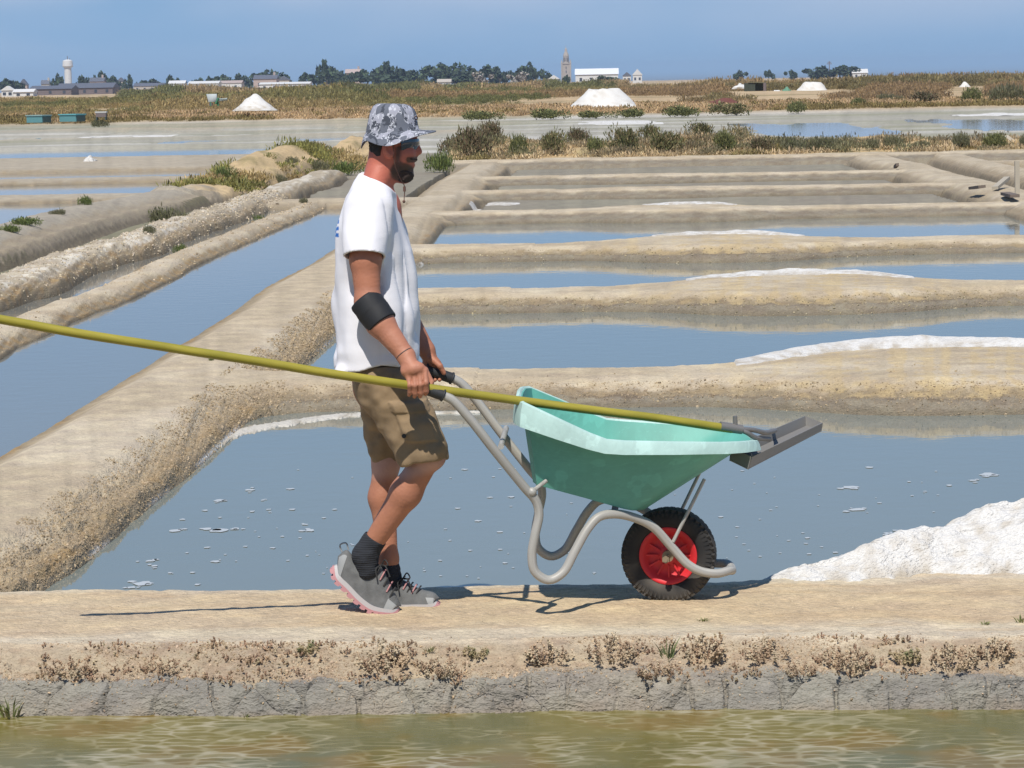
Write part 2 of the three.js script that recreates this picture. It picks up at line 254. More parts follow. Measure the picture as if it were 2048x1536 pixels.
{
  // rows by depth, closer together where banks face the camera; columns fan out with depth so that far ground stays light
  const rows = []; let D = -6;
  while (D < 6500) {
    rows.push(D);
    let s = D < 8.3 ? 0.4 : D < 9.06 ? 0.04 : D < 9.33 ? 0.0028 : D < 9.5 ? 0.005 : D < 10.4 ? 0.009 : D < 10.9 ? 0.012 : Math.max(0.02, (D * D) / 6200);
    if (D > 10.9 && D < 80) {
      for (const c of crossC) if (D > c - 2.0 && D < c + 0.4) s = Math.min(s, 0.0009 * D);
      if (D > 66 && D < 69) s = Math.min(s, 0.08);
      s = Math.min(s, D < 17.5 ? 0.013 : D < 20 ? 0.022 : D < 30 ? 0.045 : 0.35);
    }
    if (D > 150 && D < 420) s = Math.min(s, 3);
    if (D > 420) s = D * 0.06;
    D += s;
  }
  const cols = []; const N = 800;
  for (let i = 0; i <= N; i++) cols.push(lerp(-0.262, 0.192, i / N));
  for (let i = 1, a = 0.02; i < 15; i++, a *= 1.55) { cols.push(cols[cols.length - 1] + a); cols.unshift(cols[0] - a); }
  const nc = cols.length, nr = rows.length, pos = new Float32Array(nc * nr * 3), col = new Float32Array(nc * nr * 3), uv = new Float32Array(nc * nr * 2), reg = new Array(nc * nr);
  for (let j = 0; j < nr; j++) for (let i = 0; i < nc; i++) {
    const d = rows[j], x = cols[i] * Math.max(d, 6 + d * 0.3), o = j * nc + i;
    let y = H(x, d); const t = hit.t, r = hit.r, f = hit.f, rise = hit.rise;
    const e = relief(x, d, y, t, r);
    y += e;
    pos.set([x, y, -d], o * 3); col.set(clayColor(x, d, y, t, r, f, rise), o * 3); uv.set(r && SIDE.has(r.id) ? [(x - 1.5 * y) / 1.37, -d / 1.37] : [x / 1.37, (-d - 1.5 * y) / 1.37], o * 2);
    reg[o] = f > 0.5 || d > 84 ? (d > 150 ? 'heath' : 'flats') : r ? (r.id + (r.k ?? '')) : 'bed';
  }
  const names = {
    path: ['path', 'pale trodden clay path on the near levee under the man and wheelbarrow', 'path'],
    long_levee: ['levee', 'long clay levee running from lower left away past the man\'s back', 'levee'],
    low_levee: ['levee', 'low narrow clay levee along the left side of the long water channel', 'levee'],
    rough_levee: ['levee', 'rough levee with crumbling whitish clods left of the narrow ditch', 'levee'],
    grey_bank: ['levee', 'smooth grey bank at far left ending in tan earth mounds', 'bank'],
    end_bank: ['levee', 'short clay bank closing the far end of the long water channel', 'bank'],
    end_levee: ['levee', 'straight levee running back along the right end of the pans', 'levee'],
    side_levee: ['levee', 'second levee right of the pans, beyond the thin ditch', 'levee'],
    right_levee: ['levee', 'low cross levees of the pans at far right edge', 'levee'],
    left_levee: ['levee', 'low muddy cross levees between the water strips at far left', 'levee'],
    far_bank: ['levee', 'tan earth bank under the row of bushes behind the last pan', 'bank'],
    shore: ['shore', 'bank on the photographer\'s side of the near green water', 'bank'],
    bed: ['pan_bed', 'flat grey brown mud floor of the drained salt pans', 'mud'],
    flats: ['mud_flat', 'pale grey mud flats beyond the row of bushes', 'mud flat'],
    heath: ['ground', 'dry tan grassland stretching to the horizon', 'ground'],
  };
  const ord = ['first', 'second', 'third', 'fourth', 'fifth', 'sixth'];
  crossC.forEach((c, k) => { names['levee' + k] = ['levee', ord[k] + ' cross levee behind the near path' + (k < 4 ? ', with a rounded salt platform' : ', low and dry'), 'levee']; });
  const lists = {};
  for (let j = 0; j + 1 < nr; j++) for (let i = 0; i + 1 < nc; i++) { const a = j * nc + i, b = a + 1, c = a + nc, d = c + 1; if (Math.max(pos[a * 3 + 1], pos[b * 3 + 1], pos[c * 3 + 1], pos[d * 3 + 1]) < -0.3) continue; (lists[reg[a]] ??= []).push(a, b, d, a, d, c); }
  const all = new THREE.BufferGeometry(); all.setAttribute('position', new THREE.BufferAttribute(pos, 3)); let q = 0; for (const k in lists) q += lists[k].length; const idxAll = new Uint32Array(q); q = 0; for (const k in lists) for (const v of lists[k]) idxAll[q++] = v; all.setIndex(new THREE.BufferAttribute(idxAll, 1)); all.computeVertexNormals();
  const nor = all.attributes.normal.array;
  for (const k of Object.keys(names)) {
    const l = lists[k]; if (!l) continue;
    const map = new Map(), p = [], n = [], c = [], u = [], ix = new Uint32Array(l.length);
    for (let i = 0; i < l.length; i++) { let m = map.get(l[i]); const s = l[i]; if (m === undefined) { m = map.size; map.set(s, m); p.push(pos[s * 3], pos[s * 3 + 1], pos[s * 3 + 2]); n.push(nor[s * 3], nor[s * 3 + 1], nor[s * 3 + 2]); c.push(col[s * 3], col[s * 3 + 1], col[s * 3 + 2]); u.push(uv[s * 2], uv[s * 2 + 1]); } ix[i] = m; }
    const g = new THREE.BufferGeometry();
    g.setAttribute('position', new THREE.Float32BufferAttribute(p, 3)); g.setAttribute('normal', new THREE.Float32BufferAttribute(n, 3)); g.setAttribute('color', new THREE.Float32BufferAttribute(c, 3)); g.setAttribute('uv', new THREE.Float32BufferAttribute(u, 2)); g.setIndex(new THREE.BufferAttribute(ix, 1));
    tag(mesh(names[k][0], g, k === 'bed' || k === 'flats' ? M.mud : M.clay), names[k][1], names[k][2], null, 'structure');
  }
  console.log('ground', nr, nc, 'tris', idxAll.length / 3);
}

// ---------- water ----------
tag(mesh('pan_floor', setColors(new THREE.PlaneGeometry(80, 110, 8, 8).rotateX(-Math.PI / 2).translate(-10, -0.36, -52), () => [0.14, 0.12, 0.09]), M.mud), 'dark mud floor lying under the water of the pans', 'mud', null, 'structure');
{
  const ripple = tex(512, (u, v) => 0.5 + 0.5 * fbm(u * 14, v * 14, 4, 130, 14));
  const pan = new THREE.MeshPhysicalMaterial({ color: lin(0.185, 0.212, 0.195), roughness: 0.05, ior: 1.34, bumpMap: ripple, bumpScale: 0.0009 });
  const chan = new THREE.MeshPhysicalMaterial({ color: lin(0.195, 0.20, 0.182), roughness: 0.06, ior: 1.34, bumpMap: ripple, bumpScale: 0.0009 });
  const sheet = (x0, x1, D0, D1, y, m, label, uvs = 2.2) => { const g = new THREE.PlaneGeometry(x1 - x0, D1 - D0).rotateX(-Math.PI / 2).translate((x0 + x1) / 2, y, -(D0 + D1) / 2); const p = g.attributes.position, u = g.attributes.uv; for (let i = 0; i < p.count; i++) u.setXY(i, p.getX(i) / uvs, p.getZ(i) / uvs); return tag(mesh('water', g, m), label, 'water', null, 'structure'); };
  sheet(-2.9, RX, 10.2, 18.3, WATER, pan, 'still blue grey water of the near pan behind the wheelbarrow');
  sheet(-2.8, RX, 18.4, 25.6, WATER, pan, 'blue water of the second pan behind the first cross levee');
  sheet(-2.8, RX, 25.8, 32.8, WATER, pan, 'blue water of the third pan, a thin strip');
  sheet(-2.8, RX, 33.0, 41.5, WATER, pan, 'narrow water strip of the fourth pan');
  sheet(-5.0, -2.85, 9.8, 47.6, WATER, chan, 'long straight water channel left of the man');
  sheet(-6.1, -5.05, 9.8, 47.6, WATER, chan, 'narrow water ditch beside the rough whitish levee');
  sheet(-60, -8.2, 39.5, 52, WATER, chan, 'nearest water strip of the far left pans');
  sheet(-60, -8.2, 52, 62, WATER, chan, 'second water strip of the far left pans');
  sheet(-60, -8.2, 62, 71, WATER, chan, 'third water strip of the far left pans');
  sheet(-60, -8.2, 82.5, 99, WATER, chan, 'farthest long water strip of the far left pans');
  for (const [p, l] of [[PONDS[0], 'small pond with blue reflections right of the bush row'], [PONDS[1], 'second small far pond at upper right'], [PONDS[2], 'narrow pale blue water strip on the far flat, left of the man\'s hat'], [PONDS[3], 'thin pale water strip on the mud flat at far left'], [PONDS[4], 'farthest thin water strip, before the teal boxes']]) sheet(p[0] - 1, p[1] + 1, p[2] - 4, p[3] + 4, -0.165, chan, l);
  // near green water with a pale net pattern in its colour map
  const greenMap = tex(1024, (u, v) => {
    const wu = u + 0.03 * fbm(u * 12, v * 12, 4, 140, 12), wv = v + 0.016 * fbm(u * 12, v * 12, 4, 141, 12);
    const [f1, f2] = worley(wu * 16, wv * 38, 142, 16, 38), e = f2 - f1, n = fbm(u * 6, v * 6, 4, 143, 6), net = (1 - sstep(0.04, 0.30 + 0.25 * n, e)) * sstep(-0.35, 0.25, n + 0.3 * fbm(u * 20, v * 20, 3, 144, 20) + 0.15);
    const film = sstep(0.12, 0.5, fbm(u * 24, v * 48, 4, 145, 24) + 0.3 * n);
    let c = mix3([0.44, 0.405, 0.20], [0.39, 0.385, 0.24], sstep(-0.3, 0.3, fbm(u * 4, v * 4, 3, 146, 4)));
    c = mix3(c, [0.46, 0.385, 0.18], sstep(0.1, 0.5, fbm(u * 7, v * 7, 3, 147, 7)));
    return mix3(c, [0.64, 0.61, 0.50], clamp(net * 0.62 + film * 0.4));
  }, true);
  const green = new THREE.MeshPhysicalMaterial({ map: greenMap, roughness: 0.22, ior: 1.34, bumpMap: ripple, bumpScale: 0.003 });
  sheet(-16, 16, 3.2, 9.2, FRONT, green, 'shallow yellow green water with a pale net pattern along the bottom edge', 1.9);
}

// ---------- salt heaps ----------
function mound(x0, x1, D0, D1, nx, nd, bump, low = -0.015) {      // a heap lying on the ground: only where bump(x, D) rises above it
  const pos = [], idx = [], ok = [];
  for (let j = 0; j <= nd; j++) for (let i = 0; i <= nx; i++) { const x = lerp(x0, x1, i / nx), D = lerp(D0, D1, j / nd), b = bump(x, D), h = Math.max(H(x, D), -0.24); pos.push(x, h + Math.max(b, low), -D); ok.push(b > low); }
  for (let j = 0; j < nd; j++) for (let i = 0; i < nx; i++) { const a = j * (nx + 1) + i, b = a + 1, c = a + nx + 1, d = c + 1; if (ok[a] || ok[b] || ok[c] || ok[d]) idx.push(a, b, d, a, d, c); }
  const g = new THREE.BufferGeometry(); g.setAttribute('position', new THREE.Float32BufferAttribute(pos, 3)); g.setIndex(idx); g.computeVertexNormals();
  const u = []; for (let i = 0; i < pos.length; i += 3) u.push((pos[i] - pos[i + 1]) / 1.37, (pos[i + 2] - pos[i + 1]) / 1.37); g.setAttribute('uv', new THREE.Float32BufferAttribute(u, 2));
  return g;
}
const saltColor = (x, y, z) => { const th = -z < 60 ? y - Math.max(H(x, -z), -0.24) : 1, dirt = (1 - sstep(0.0, 0.05, th)) * sstep(-0.25, 0.25, fbm(x * 14, z * 14, 3, 149)) * 0.8 + 0.35 * sstep(0.22, 0.4, fbm(x * 22, z * 22, 3, 148)); const c = Math.min(1, dirt) * 0.9 + sstep(0.30, 0.5, fbm(x * 9, z * 9, 4, 150)) * 0.35 + sstep(0.5, 0.7, n2(x * 40, z * 40, 151)) * 0.18; return mix3([1, 1, 1], [0.66, 0.59, 0.49], Math.min(1, c)); };
{
  // the big heap on the near platform at the right edge
  const g = mound(0.45, 3.6, 10.30, 11.75, 300, 150, (x, D) => {
    const s = sstep(0.5, 2.1, x) * (1 - sstep(2.7, 3.6, x));
    const back = 10.62 + 0.72 * bulge(x, 2.35, 1.35) + 0.05, c = lerp(10.52, 10.98, sstep(0.5, 1.7, x)), hw = 0.1 + 0.42 * s;
    const q = 1 - Math.pow(Math.abs(D - c - 0.03 * n2(x * 5, D, 152)) / hw, 1.6);
    return 0.012 * (0.5 + n2(x * 6, D * 6, 155)) + q * (0.03 + 0.275 * s) * (q > 0 ? 1 : 1.5) + 0.03 * fbm(x * 7, D * 7, 4, 153) * (0.3 + s) + 0.012 * (0.5 - worley(x * 20, D * 20, 154)[0]) - (D > back + 0.12 ? 0.3 : 0) - 0.07 * (1 - sstep(0.46, 0.72, x)) + (D < c ? 0.05 * fbm(x * 5, D * 9, 4, 159) - 0.012 : 0);
  });
  tag(mesh('salt_heap', setColors(g, saltColor), M.salt), 'big lumpy white salt heap at the right edge of the near path', 'salt heap');
  // salt raked along the far side of the platforms
  const rid = (k, xa, xb, D, w, h, label) => {
    const gg = mound(xa - 0.2, xb + 0.2, crossC[k] + 0.1, crossC[k] + 2.0, 160, 70, (x, d) => {
      const s = clamp((x - xa) / (xb - xa)), e = Math.pow(Math.sin(Math.PI * clamp(s * 0.92 + 0.04)), 0.8) * (x < xa || x > xb ? 0 : 1);
      const amp = [0.75, 0.75, 0.75, 0.55][k], x0 = [2.25, 1.78, 1.3, 1.0][k], mid = crossC[k] + 0.1 * n2(x * 0.45, crossC[k], 60) + 0.03 * n2(x * 2.1, crossC[k], 61) + 0.3 + amp * bulge(x, x0, 1.2) + 0.1;
      return h * e * (1 - Math.pow(Math.abs(d - mid) / w, 2)) + 0.02 * fbm(x * 5, d * 5, 3, 156 + k) * e - (e ? 0 : 0.1);
    });
    tag(mesh('salt_ridge', setColors(gg, saltColor), M.salt), label, 'salt ridge', 'salt ridges raked onto the levee platforms');
  };
  rid(0, 0.85, 3.6, 19.3, 0.28, 0.062, 'long white salt ridge on the back of the nearest rounded platform behind the wheelbarrow');
  rid(1, 0.75, 2.9, 26.6, 0.28, 0.05, 'white salt ridge on the platform of the second cross levee');
  rid(2, 0.55, 2.4, 33.8, 0.26, 0.042, 'thin white salt ridge on the third cross levee');
  rid(3, 0.55, 2.0, 42.3, 0.3, 0.035, 'short pale salt ridge on the fourth cross levee');
  // salt crust curving along the far left corner of the near pan
  {
    const ed = [[430, 903, 901], [452, 888, 883], [480, 873, 863], [520, 863, 854], [560, 855, 847], [600, 848, 841], [640, 842, 835], [690, 836, 830], [740, 832, 827], [800, 831, 826], [880, 829, 826], [960, 826.5, 825.5]];
    const rows = [[], [], [], [], []], cv = (k) => new THREE.CatmullRomCurve3(ed.map((e) => V(e[0], e[k], 0))), c1 = cv(1), c2 = cv(2);
    for (let i = 0; i <= 150; i++) { const o = c1.getPoint(i / 150), q = c2.getPoint(i / 150), oy = o.y + 1.5 * n2(i * 0.35, 1, 157) + 1.5 * n2(i * 0.9, 2, 157), a = G(o.x, oy, WATER), b = G(q.x, q.y, WATER), d = b.clone().sub(a); [[-0.1, -0.02], [0.0, 0.002], [0.25, 0.008], [0.8, 0.014], [1.6, 0.0]].forEach(([t, y], k) => rows[k].push(a.clone().addScaledVector(d, t).setY(WATER + y + (k && k < 4 ? 0.002 * n2(i * 0.5, k, 158) : 0)))); }
    const bg = loft(rows, false); bg.setAttribute('uv', new THREE.BufferAttribute(new Float32Array(bg.attributes.position.count * 2), 2)); const p = bg.attributes.position; for (let i = 0; i < p.count; i++) bg.attributes.uv.setXY(i, p.getX(i) / 1.37, p.getZ(i) / 1.37);
    tag(mesh('salt_beach', setColors(bg, (x, y, z) => mix3([0.86, 0.83, 0.76], [0.6, 0.55, 0.46], sstep(0.0, 0.4, fbm(x * 8, z * 8, 4, 147)))), M.salt), 'pale salt crust curving along the back left corner of the near pan', 'salt crust');
  }
  const patch = (px, py, w, d, h, label) => { const c = G(px, py, -0.1), D = -c.z; tag(mesh('salt_patch', setColors(mound(c.x - w, c.x + w, D - d, D + d, 40, 24, (x, q) => h * (1 - Math.hypot((x - c.x) / w, (q - D) / d) + 0.5 * fbm(x * 3 / w, q * 3 / d, 3, 160))), saltColor), M.salt), label, 'salt patch'); };
  patch(990, 404, 0.42, 0.5, 0.03, 'small white salt patch in the left end of a drained pan');
  patch(1965, 428, 0.25, 0.25, 0.02, 'small white salt patch on the mud at far right');
  patch(2000, 229, 2.2, 4, 0.10, 'wide white salt patch on the grey flat at upper right');
  patch(180, 326, 0.17, 0.4, 0.16, 'little white salt pile between the far left water strips');
  patch(235, 272, 2.6, 1.2, 0.03, 'long whitish salt crust on the far left mud flat');
  patch(1240, 245, 2.0, 6, 0.06, 'white streak of salt on the flat behind the bushes');
  // the far heaps
  const heap = (px, py, wpx, hpx, D, flat, label) => {
    const b = P(px, py, D), s = D / FPX, rx = wpx * s / 2, hh = hpx * s, q = group('salt_heap', V(b.x, b.y - 0.1, b.z));
    const gg = new THREE.SphereGeometry(1, 36, 18, 0, Math.PI * 2, 0, Math.PI / 2), p = gg.attributes.position;
    for (let i = 0; i < p.count; i++) { const x = p.getX(i), y = p.getY(i), z = p.getZ(i), r = Math.hypot(x, z), cone = clamp((1 - r) / (1 - flat)) ; const nn = 1 + 0.12 * n3(x * 2.5 + px, r * 2, z * 2.5) + 0.05 * n3(x * 8, y * 5, z * 8); p.setXYZ(i, x * rx * nn, cone * hh * (1 + 0.06 * n3(x * 5, 1, z * 5 + px)) + 0.0, z * rx * nn); }
    gg.computeVertexNormals(); mesh('salt', setColors(gg, saltColor), M.salt, q);
    tag(q, label, 'salt heap', 'heaps of harvested salt on the far marsh');
  };
  heap(510, 218, 88, 32, 168, 0.12, 'pointed white salt heap beside the green machine at far left');
  heap(1206, 222, 158, 46, 176, 0.42, 'largest white salt heap, flat topped, behind the green shrubs at centre');
  heap(1625, 187, 72, 24, 300, 0.45, 'flat topped white salt heap beside the green tarpaulin');
  heap(1930, 182, 40, 20, 330, 0.1, 'small white salt heap farthest right among the brown scrub');
}
{
  // salt crystals floating on the near pan
  const r = rng(5), list = [];
  const flake = (px, py, wpx) => { const c = G(px, py, WATER + 0.004), w = wpx * -c.z / FPX / 2, n = 11, pts = []; for (let i = 0; i < n; i++) { const a = i / n * Math.PI * 2, k = 0.6 + 0.6 * r(); pts.push(new THREE.Vector2(Math.cos(a) * w * k, Math.sin(a) * w * k * 1.15)); } list.push(new THREE.ExtrudeGeometry(new THREE.Shape(pts), { depth: 0.0012, bevelEnabled: false }).rotateX(-Math.PI / 2).translate(c.x, c.y - 0.002, c.z)); };
  for (const [x, y, w] of [[500, 979, 26], [440, 1000, 34], [410, 1020, 20], [505, 1022, 18], [365, 1038, 20], [440, 1034, 16], [350, 1060, 36], [436, 1060, 58], [470, 1057, 30], [610, 1048, 18], [620, 1060, 34], [585, 1018, 20], [565, 1072, 16], [600, 1075, 12], [490, 1092, 14], [545, 1095, 18], [415, 1094, 16], [300, 1121, 30], [308, 1131, 26], [432, 1122, 24], [275, 1122, 12], [340, 1145, 18], [385, 1144, 16], [285, 1166, 46], [262, 1174, 30], [395, 1168, 18], [525, 1000, 14], [670, 1018, 18], [580, 977, 20], [530, 998, 12], [450, 1108, 10], [615, 1110, 10], [576, 1120, 10], [930, 938, 20], [915, 1016, 20], [980, 994, 14], [1022, 993, 18], [955, 1041, 22], [1000, 1063, 16], [940, 1100, 16], [1000, 1098, 20], [900, 1080, 12], [880, 1120, 14], [1130, 1105, 18], [1010, 1125, 18], [1700, 974, 50], [1738, 934, 22], [1715, 1018, 40], [1760, 1005, 12], [1945, 960, 30], [1975, 948, 44], [1898, 970, 18], [1850, 982, 14], [1775, 1066, 26], [1790, 1060, 16], [1442, 1033, 16], [1474, 1053, 14], [1606, 1065, 12], [1615, 1075, 14], [1488, 1087, 12], [1560, 1105, 10], [1618, 1107, 14], [1670, 1104, 14], [1520, 1112, 10]])
    for (let k = 0; k < (w > 24 ? 3 : 1); k++) flake(x + (k ? (r() - 0.5) * w * 1.1 : 0), y + (k ? (r() - 0.5) * 9 : 0), w * (k ? 0.4 : 0.75) * (0.8 + 0.4 * r()));
  for (let k = 0; k < 120; k++) { const x = 330 + r() * 1600, y = 930 + r() * 230; if (x < 640 - (y - 900) * 1.3 || (x > 1500 && y > 1100)) continue; flake(x, y, 4 + 8 * r() * r()); }
  tag(mesh('salt_film', merge(list), std(lin(0.42, 0.46, 0.49), 0.7)), 'small white flakes of salt floating on the near pan', 'salt film', null, 'stuff');
}

// ---------- crumbs of dry clay ----------
{
  const r = rng(11), n0 = new THREE.IcosahedronGeometry(1, 0), p = n0.attributes.position;
  for (let i = 0; i < p.count; i++) { const k = 0.8 + 0.35 * n3(p.getX(i) * 2.1, p.getY(i) * 2.1, p.getZ(i) * 2.1); p.setXYZ(i, p.getX(i) * k, p.getY(i) * k * 0.75, p.getZ(i) * k); } n0.computeVertexNormals();
  const mats = std(lin(1, 1, 1), 0.95), q = new THREE.Quaternion(), m4 = new THREE.Matrix4();
  const scatter = (count, pick, size, color, label, cat) => {
    const ms = [], cs = [];
    let tries = 0;
    while (ms.length < count && tries++ < count * 30) { const a = pick(); if (!a) continue; const [x, D] = a; const y = H(x, D), t = hit.t, rr = hit.r; if (!rr) continue; const ok = a[2](t, rr, y); if (r() > ok) continue; const s = size(D); q.set(r() - 0.5, r() - 0.5, r() - 0.5, r() - 0.5).normalize(); ms.push(m4.compose(V(x, y + relief(x, D, y, t, rr) + s * 0.15, -D), q, V(s * (0.7 + 0.8 * r()), s * (0.6 + 0.5 * r()), s * (0.7 + 0.6 * r()))).clone()); cs.push(color(x, D, t)); }
    const im = new THREE.InstancedMesh(n0, mats, ms.length); ms.forEach((m, i) => { im.setMatrixAt(i, m); im.setColorAt(i, cs[i]); }); im.name = numbered('clay_crumbs'); im.castShadow = im.receiveShadow = true; scene.add(im);
    tag(im, label, cat, null, 'stuff');
  };
  const shade = (base, v) => () => { const k = 1 + (r() - 0.5) * v; return lin(base[0] * k, base[1] * k, base[2] * k * (0.92 + 0.16 * r())); };
  const pow3 = () => 0.35 + r() * r() * r() * 1.9;
  scatter(15000, () => { const x = -2.4 + r() * 4.3, D = 9.14 + r() * 0.34; return [x, D, (t) => (t < 0.03 || t > 0.62 ? 0.02 : t > 0.47 ? 0.15 : clamp(0.25 + 1.4 * fbm(x * 3, D * 8, 3, 170)))]; }, () => 0.0050 * pow3(), shade([0.40, 0.30, 0.20], 0.9), 'tan crumbs of dry clay and plant matter along the front shoulder of the path', 'clay crumbs');
  scatter(36000, () => { const x = -2.95 + r() * 0.85, D = 10.2 + Math.pow(r(), 1.6) * 16; return [x, D, (t) => (x < -2.75 || t < 0.03 || t > 0.66 ? 0 : sstep(0.0, 0.3, t + 0.2 * n2(x * 5, D * 5, 171)))]; }, (D) => 0.0062 * pow3() * (D < 14 ? 1 : D / 14), shade([0.34, 0.265, 0.17], 0.9), 'brown crumbs covering the right flank of the long levee', 'clay crumbs');
  scatter(9000, () => { const x = -2.3 + r() * 5.8, D = 16.6 + r() * 1.6; return [x, D, (t) => (t < 0.15 || t > 0.66 ? 0.02 : 0.8)]; }, () => 0.0075 * pow3(), shade([0.36, 0.28, 0.18], 0.8), 'brown crumbs on the front flank of the first cross levee', 'clay crumbs');
  scatter(6000, () => { const k = r() < 0.6 ? 1 : 2, x = -2.3 + r() * 6.8, D = crossC[k] - 1.7 + r() * 1.6; return [x, D, (t) => (t < 0.2 || t > 0.64 ? 0 : 0.8)]; }, () => 0.010 * pow3(), shade([0.36, 0.30, 0.19], 0.7), 'brown crumbs on the front flanks of the farther cross levees', 'clay crumbs');
  scatter(9000, () => { const x = -6.75 + r() * 1.2, D = 18 + Math.pow(r(), 1.3) * 32; return [x, D, (t) => (t > 0.66 ? 0 : 0.7)]; }, (D) => 0.013 * pow3() * D / 26, shade([0.46, 0.39, 0.29], 0.8), 'whitish clods piled along the rough levee left of the ditch', 'clay clods');
  scatter(3500, () => { const x = -5.4 + r() * 0.75, D = 15 + Math.pow(r(), 1.3) * 32; return [x, D, (t) => (t > 0.66 ? 0 : 0.7)]; }, (D) => 0.009 * pow3() * D / 24, shade([0.42, 0.33, 0.22], 0.8), 'brown crumbs along the low narrow levee', 'clay crumbs');
  scatter(900, () => { const x = -2.3 + r() * 4.3, D = 9.45 + r() * 0.95; return [x, D, () => 0.5]; }, () => 0.0028 * pow3(), shade([0.40, 0.33, 0.23], 0.8), 'a few loose crumbs on the trodden top of the path', 'clay crumbs');
}

// ---------- low plants ----------
const leafMat = (rough = 0.8) => new THREE.MeshStandardMaterial({ vertexColors: true, roughness: rough, side: THREE.DoubleSide });
const PLANT = leafMat();
function twigs(seed, n, h, spread, cols) {                        // a dry knotty tuft of glasswort
  const r = rng(seed), pos = [], col = [], tri = (a, b, c, k) => { for (const v of [a, b, c]) { pos.push(v.x, v.y, v.z); col.push(...k); } };
  const seg = (a, b, w, k) => { const d = b.clone().sub(a).normalize(), s = V(d.z, 0, -d.x); if (s.length() < 0.1) s.set(1, 0, 0); s.normalize().multiplyScalar(w); const u = d.clone().cross(s).normalize().multiplyScalar(w); const ring = (c, m) => [c.clone().add(s.clone().multiplyScalar(m)), c.clone().addScaledVector(s, -0.5 * m).addScaledVector(u, 0.87 * m), c.clone().addScaledVector(s, -0.5 * m).addScaledVector(u, -0.87 * m)]; const A = ring(a, 1), B = ring(b, 0.8); for (let i = 0; i < 3; i++) { const j = (i + 1) % 3; tri(A[i], A[j], B[j], k); tri(A[i], B[j], B[i], k); } };
  const knot = (c, s, k) => { const v = [V(s, 0, 0), V(-s, 0, 0), V(0, s * 1.3, 0), V(0, -s, 0), V(0, 0, s), V(0, 0, -s)].map((o) => o.add(c)); for (const [a, b, d] of [[0, 2, 4], [4, 2, 1], [1, 2, 5], [5, 2, 0], [0, 4, 3], [4, 1, 3], [1, 5, 3], [5, 0, 3]]) tri(v[a], v[b], v[d], k); };
  for (let i = 0; i < n; i++) {
    const a = r() * 6.283, out = Math.sqrt(r()), hh = h * (0.45 + 0.55 * r()) * (1 - 0.35 * out), k0 = cols[Math.floor(r() * cols.length)], kv = 0.75 + 0.5 * r(), k = k0.map((c) => c * kv);
    let p = V(Math.cos(a) * spread * out * 0.35, 0, Math.sin(a) * spread * out * 0.35), d = V(Math.cos(a) * out * 0.9, 1, Math.sin(a) * out * 0.9).normalize();
    for (let s = 0; s < 4; s++) {
      const np = p.clone().addScaledVector(d, hh / 4); seg(p, np, 0.0013, k.map((c) => c * 0.8));
      for (let q = 0; q < 3; q++) { const e = np.clone().add(V((r() - 0.5), (r() - 0.3), (r() - 0.5)).multiplyScalar(h * 0.22)); if (s > 0) { seg(np, e, 0.0009, k); knot(e, 0.0022 + 0.0025 * r(), k); } }
      knot(np, 0.002 + 0.0028 * r(), k); p = np; d.add(V((r() - 0.5) * 0.7, 0.1, (r() - 0.5) * 0.7)).normalize();
    }
  }
  const g = new THREE.BufferGeometry(); g.setAttribute('position', new THREE.Float32BufferAttribute(pos, 3)); g.setAttribute('color', new THREE.Float32BufferAttribute(col, 3)); g.computeVertexNormals(); return g;
}
function blades(seed, n, h, spread, cols, droop = 0.5, w = 0.012) {  // a bush or tuft of bent blades
  const r = rng(seed), pos = [], col = [];
  for (let i = 0; i < n; i++) {
    const a = r() * 6.283, o = Math.sqrt(r()), L = h * (0.5 + 0.6 * r()), b = V(Math.cos(a) * spread * o * 0.75, L * 0.35 * r() * (1 - o), Math.sin(a) * spread * o * 0.75), lean = (0.25 + droop * r()) * (0.3 + o), kv = 0.65 + 0.7 * r(), k = cols[Math.floor(r() * cols.length)].map((c) => c * kv);
    const da = a + (r() - 0.5) * 1.6, dir = V(Math.cos(da) * lean, 1, Math.sin(da) * lean).normalize(), m = b.clone().addScaledVector(dir, L * 0.55), e = m.clone().addScaledVector(dir.clone().add(V(Math.cos(da) * lean, -0.25 * droop, Math.sin(da) * lean)).normalize(), L * 0.45), s = V(-Math.sin(da), 0.2 * (r() - 0.5), Math.cos(da)).multiplyScalar(w * (0.6 + 0.8 * r()));
    const ta = r() * 3.14; s.applyAxisAngle(V(0, 1, 0), ta);
    for (const v of [b.clone().sub(s), b.clone().add(s), m.clone().addScaledVector(s, 1.2), b.clone().sub(s), m.clone().addScaledVector(s, 1.2), m.clone().addScaledVector(s, -1.2), m.clone().addScaledVector(s, -1.2), m.clone().addScaledVector(s, 1.2), e]) { pos.push(v.x, v.y, v.z); col.push(...k); }
  }
  const g = new THREE.BufferGeometry(); g.setAttribute('position', new THREE.Float32BufferAttribute(pos, 3)); g.setAttribute('color', new THREE.Float32BufferAttribute(col, 3)); g.computeVertexNormals(); return g;
}
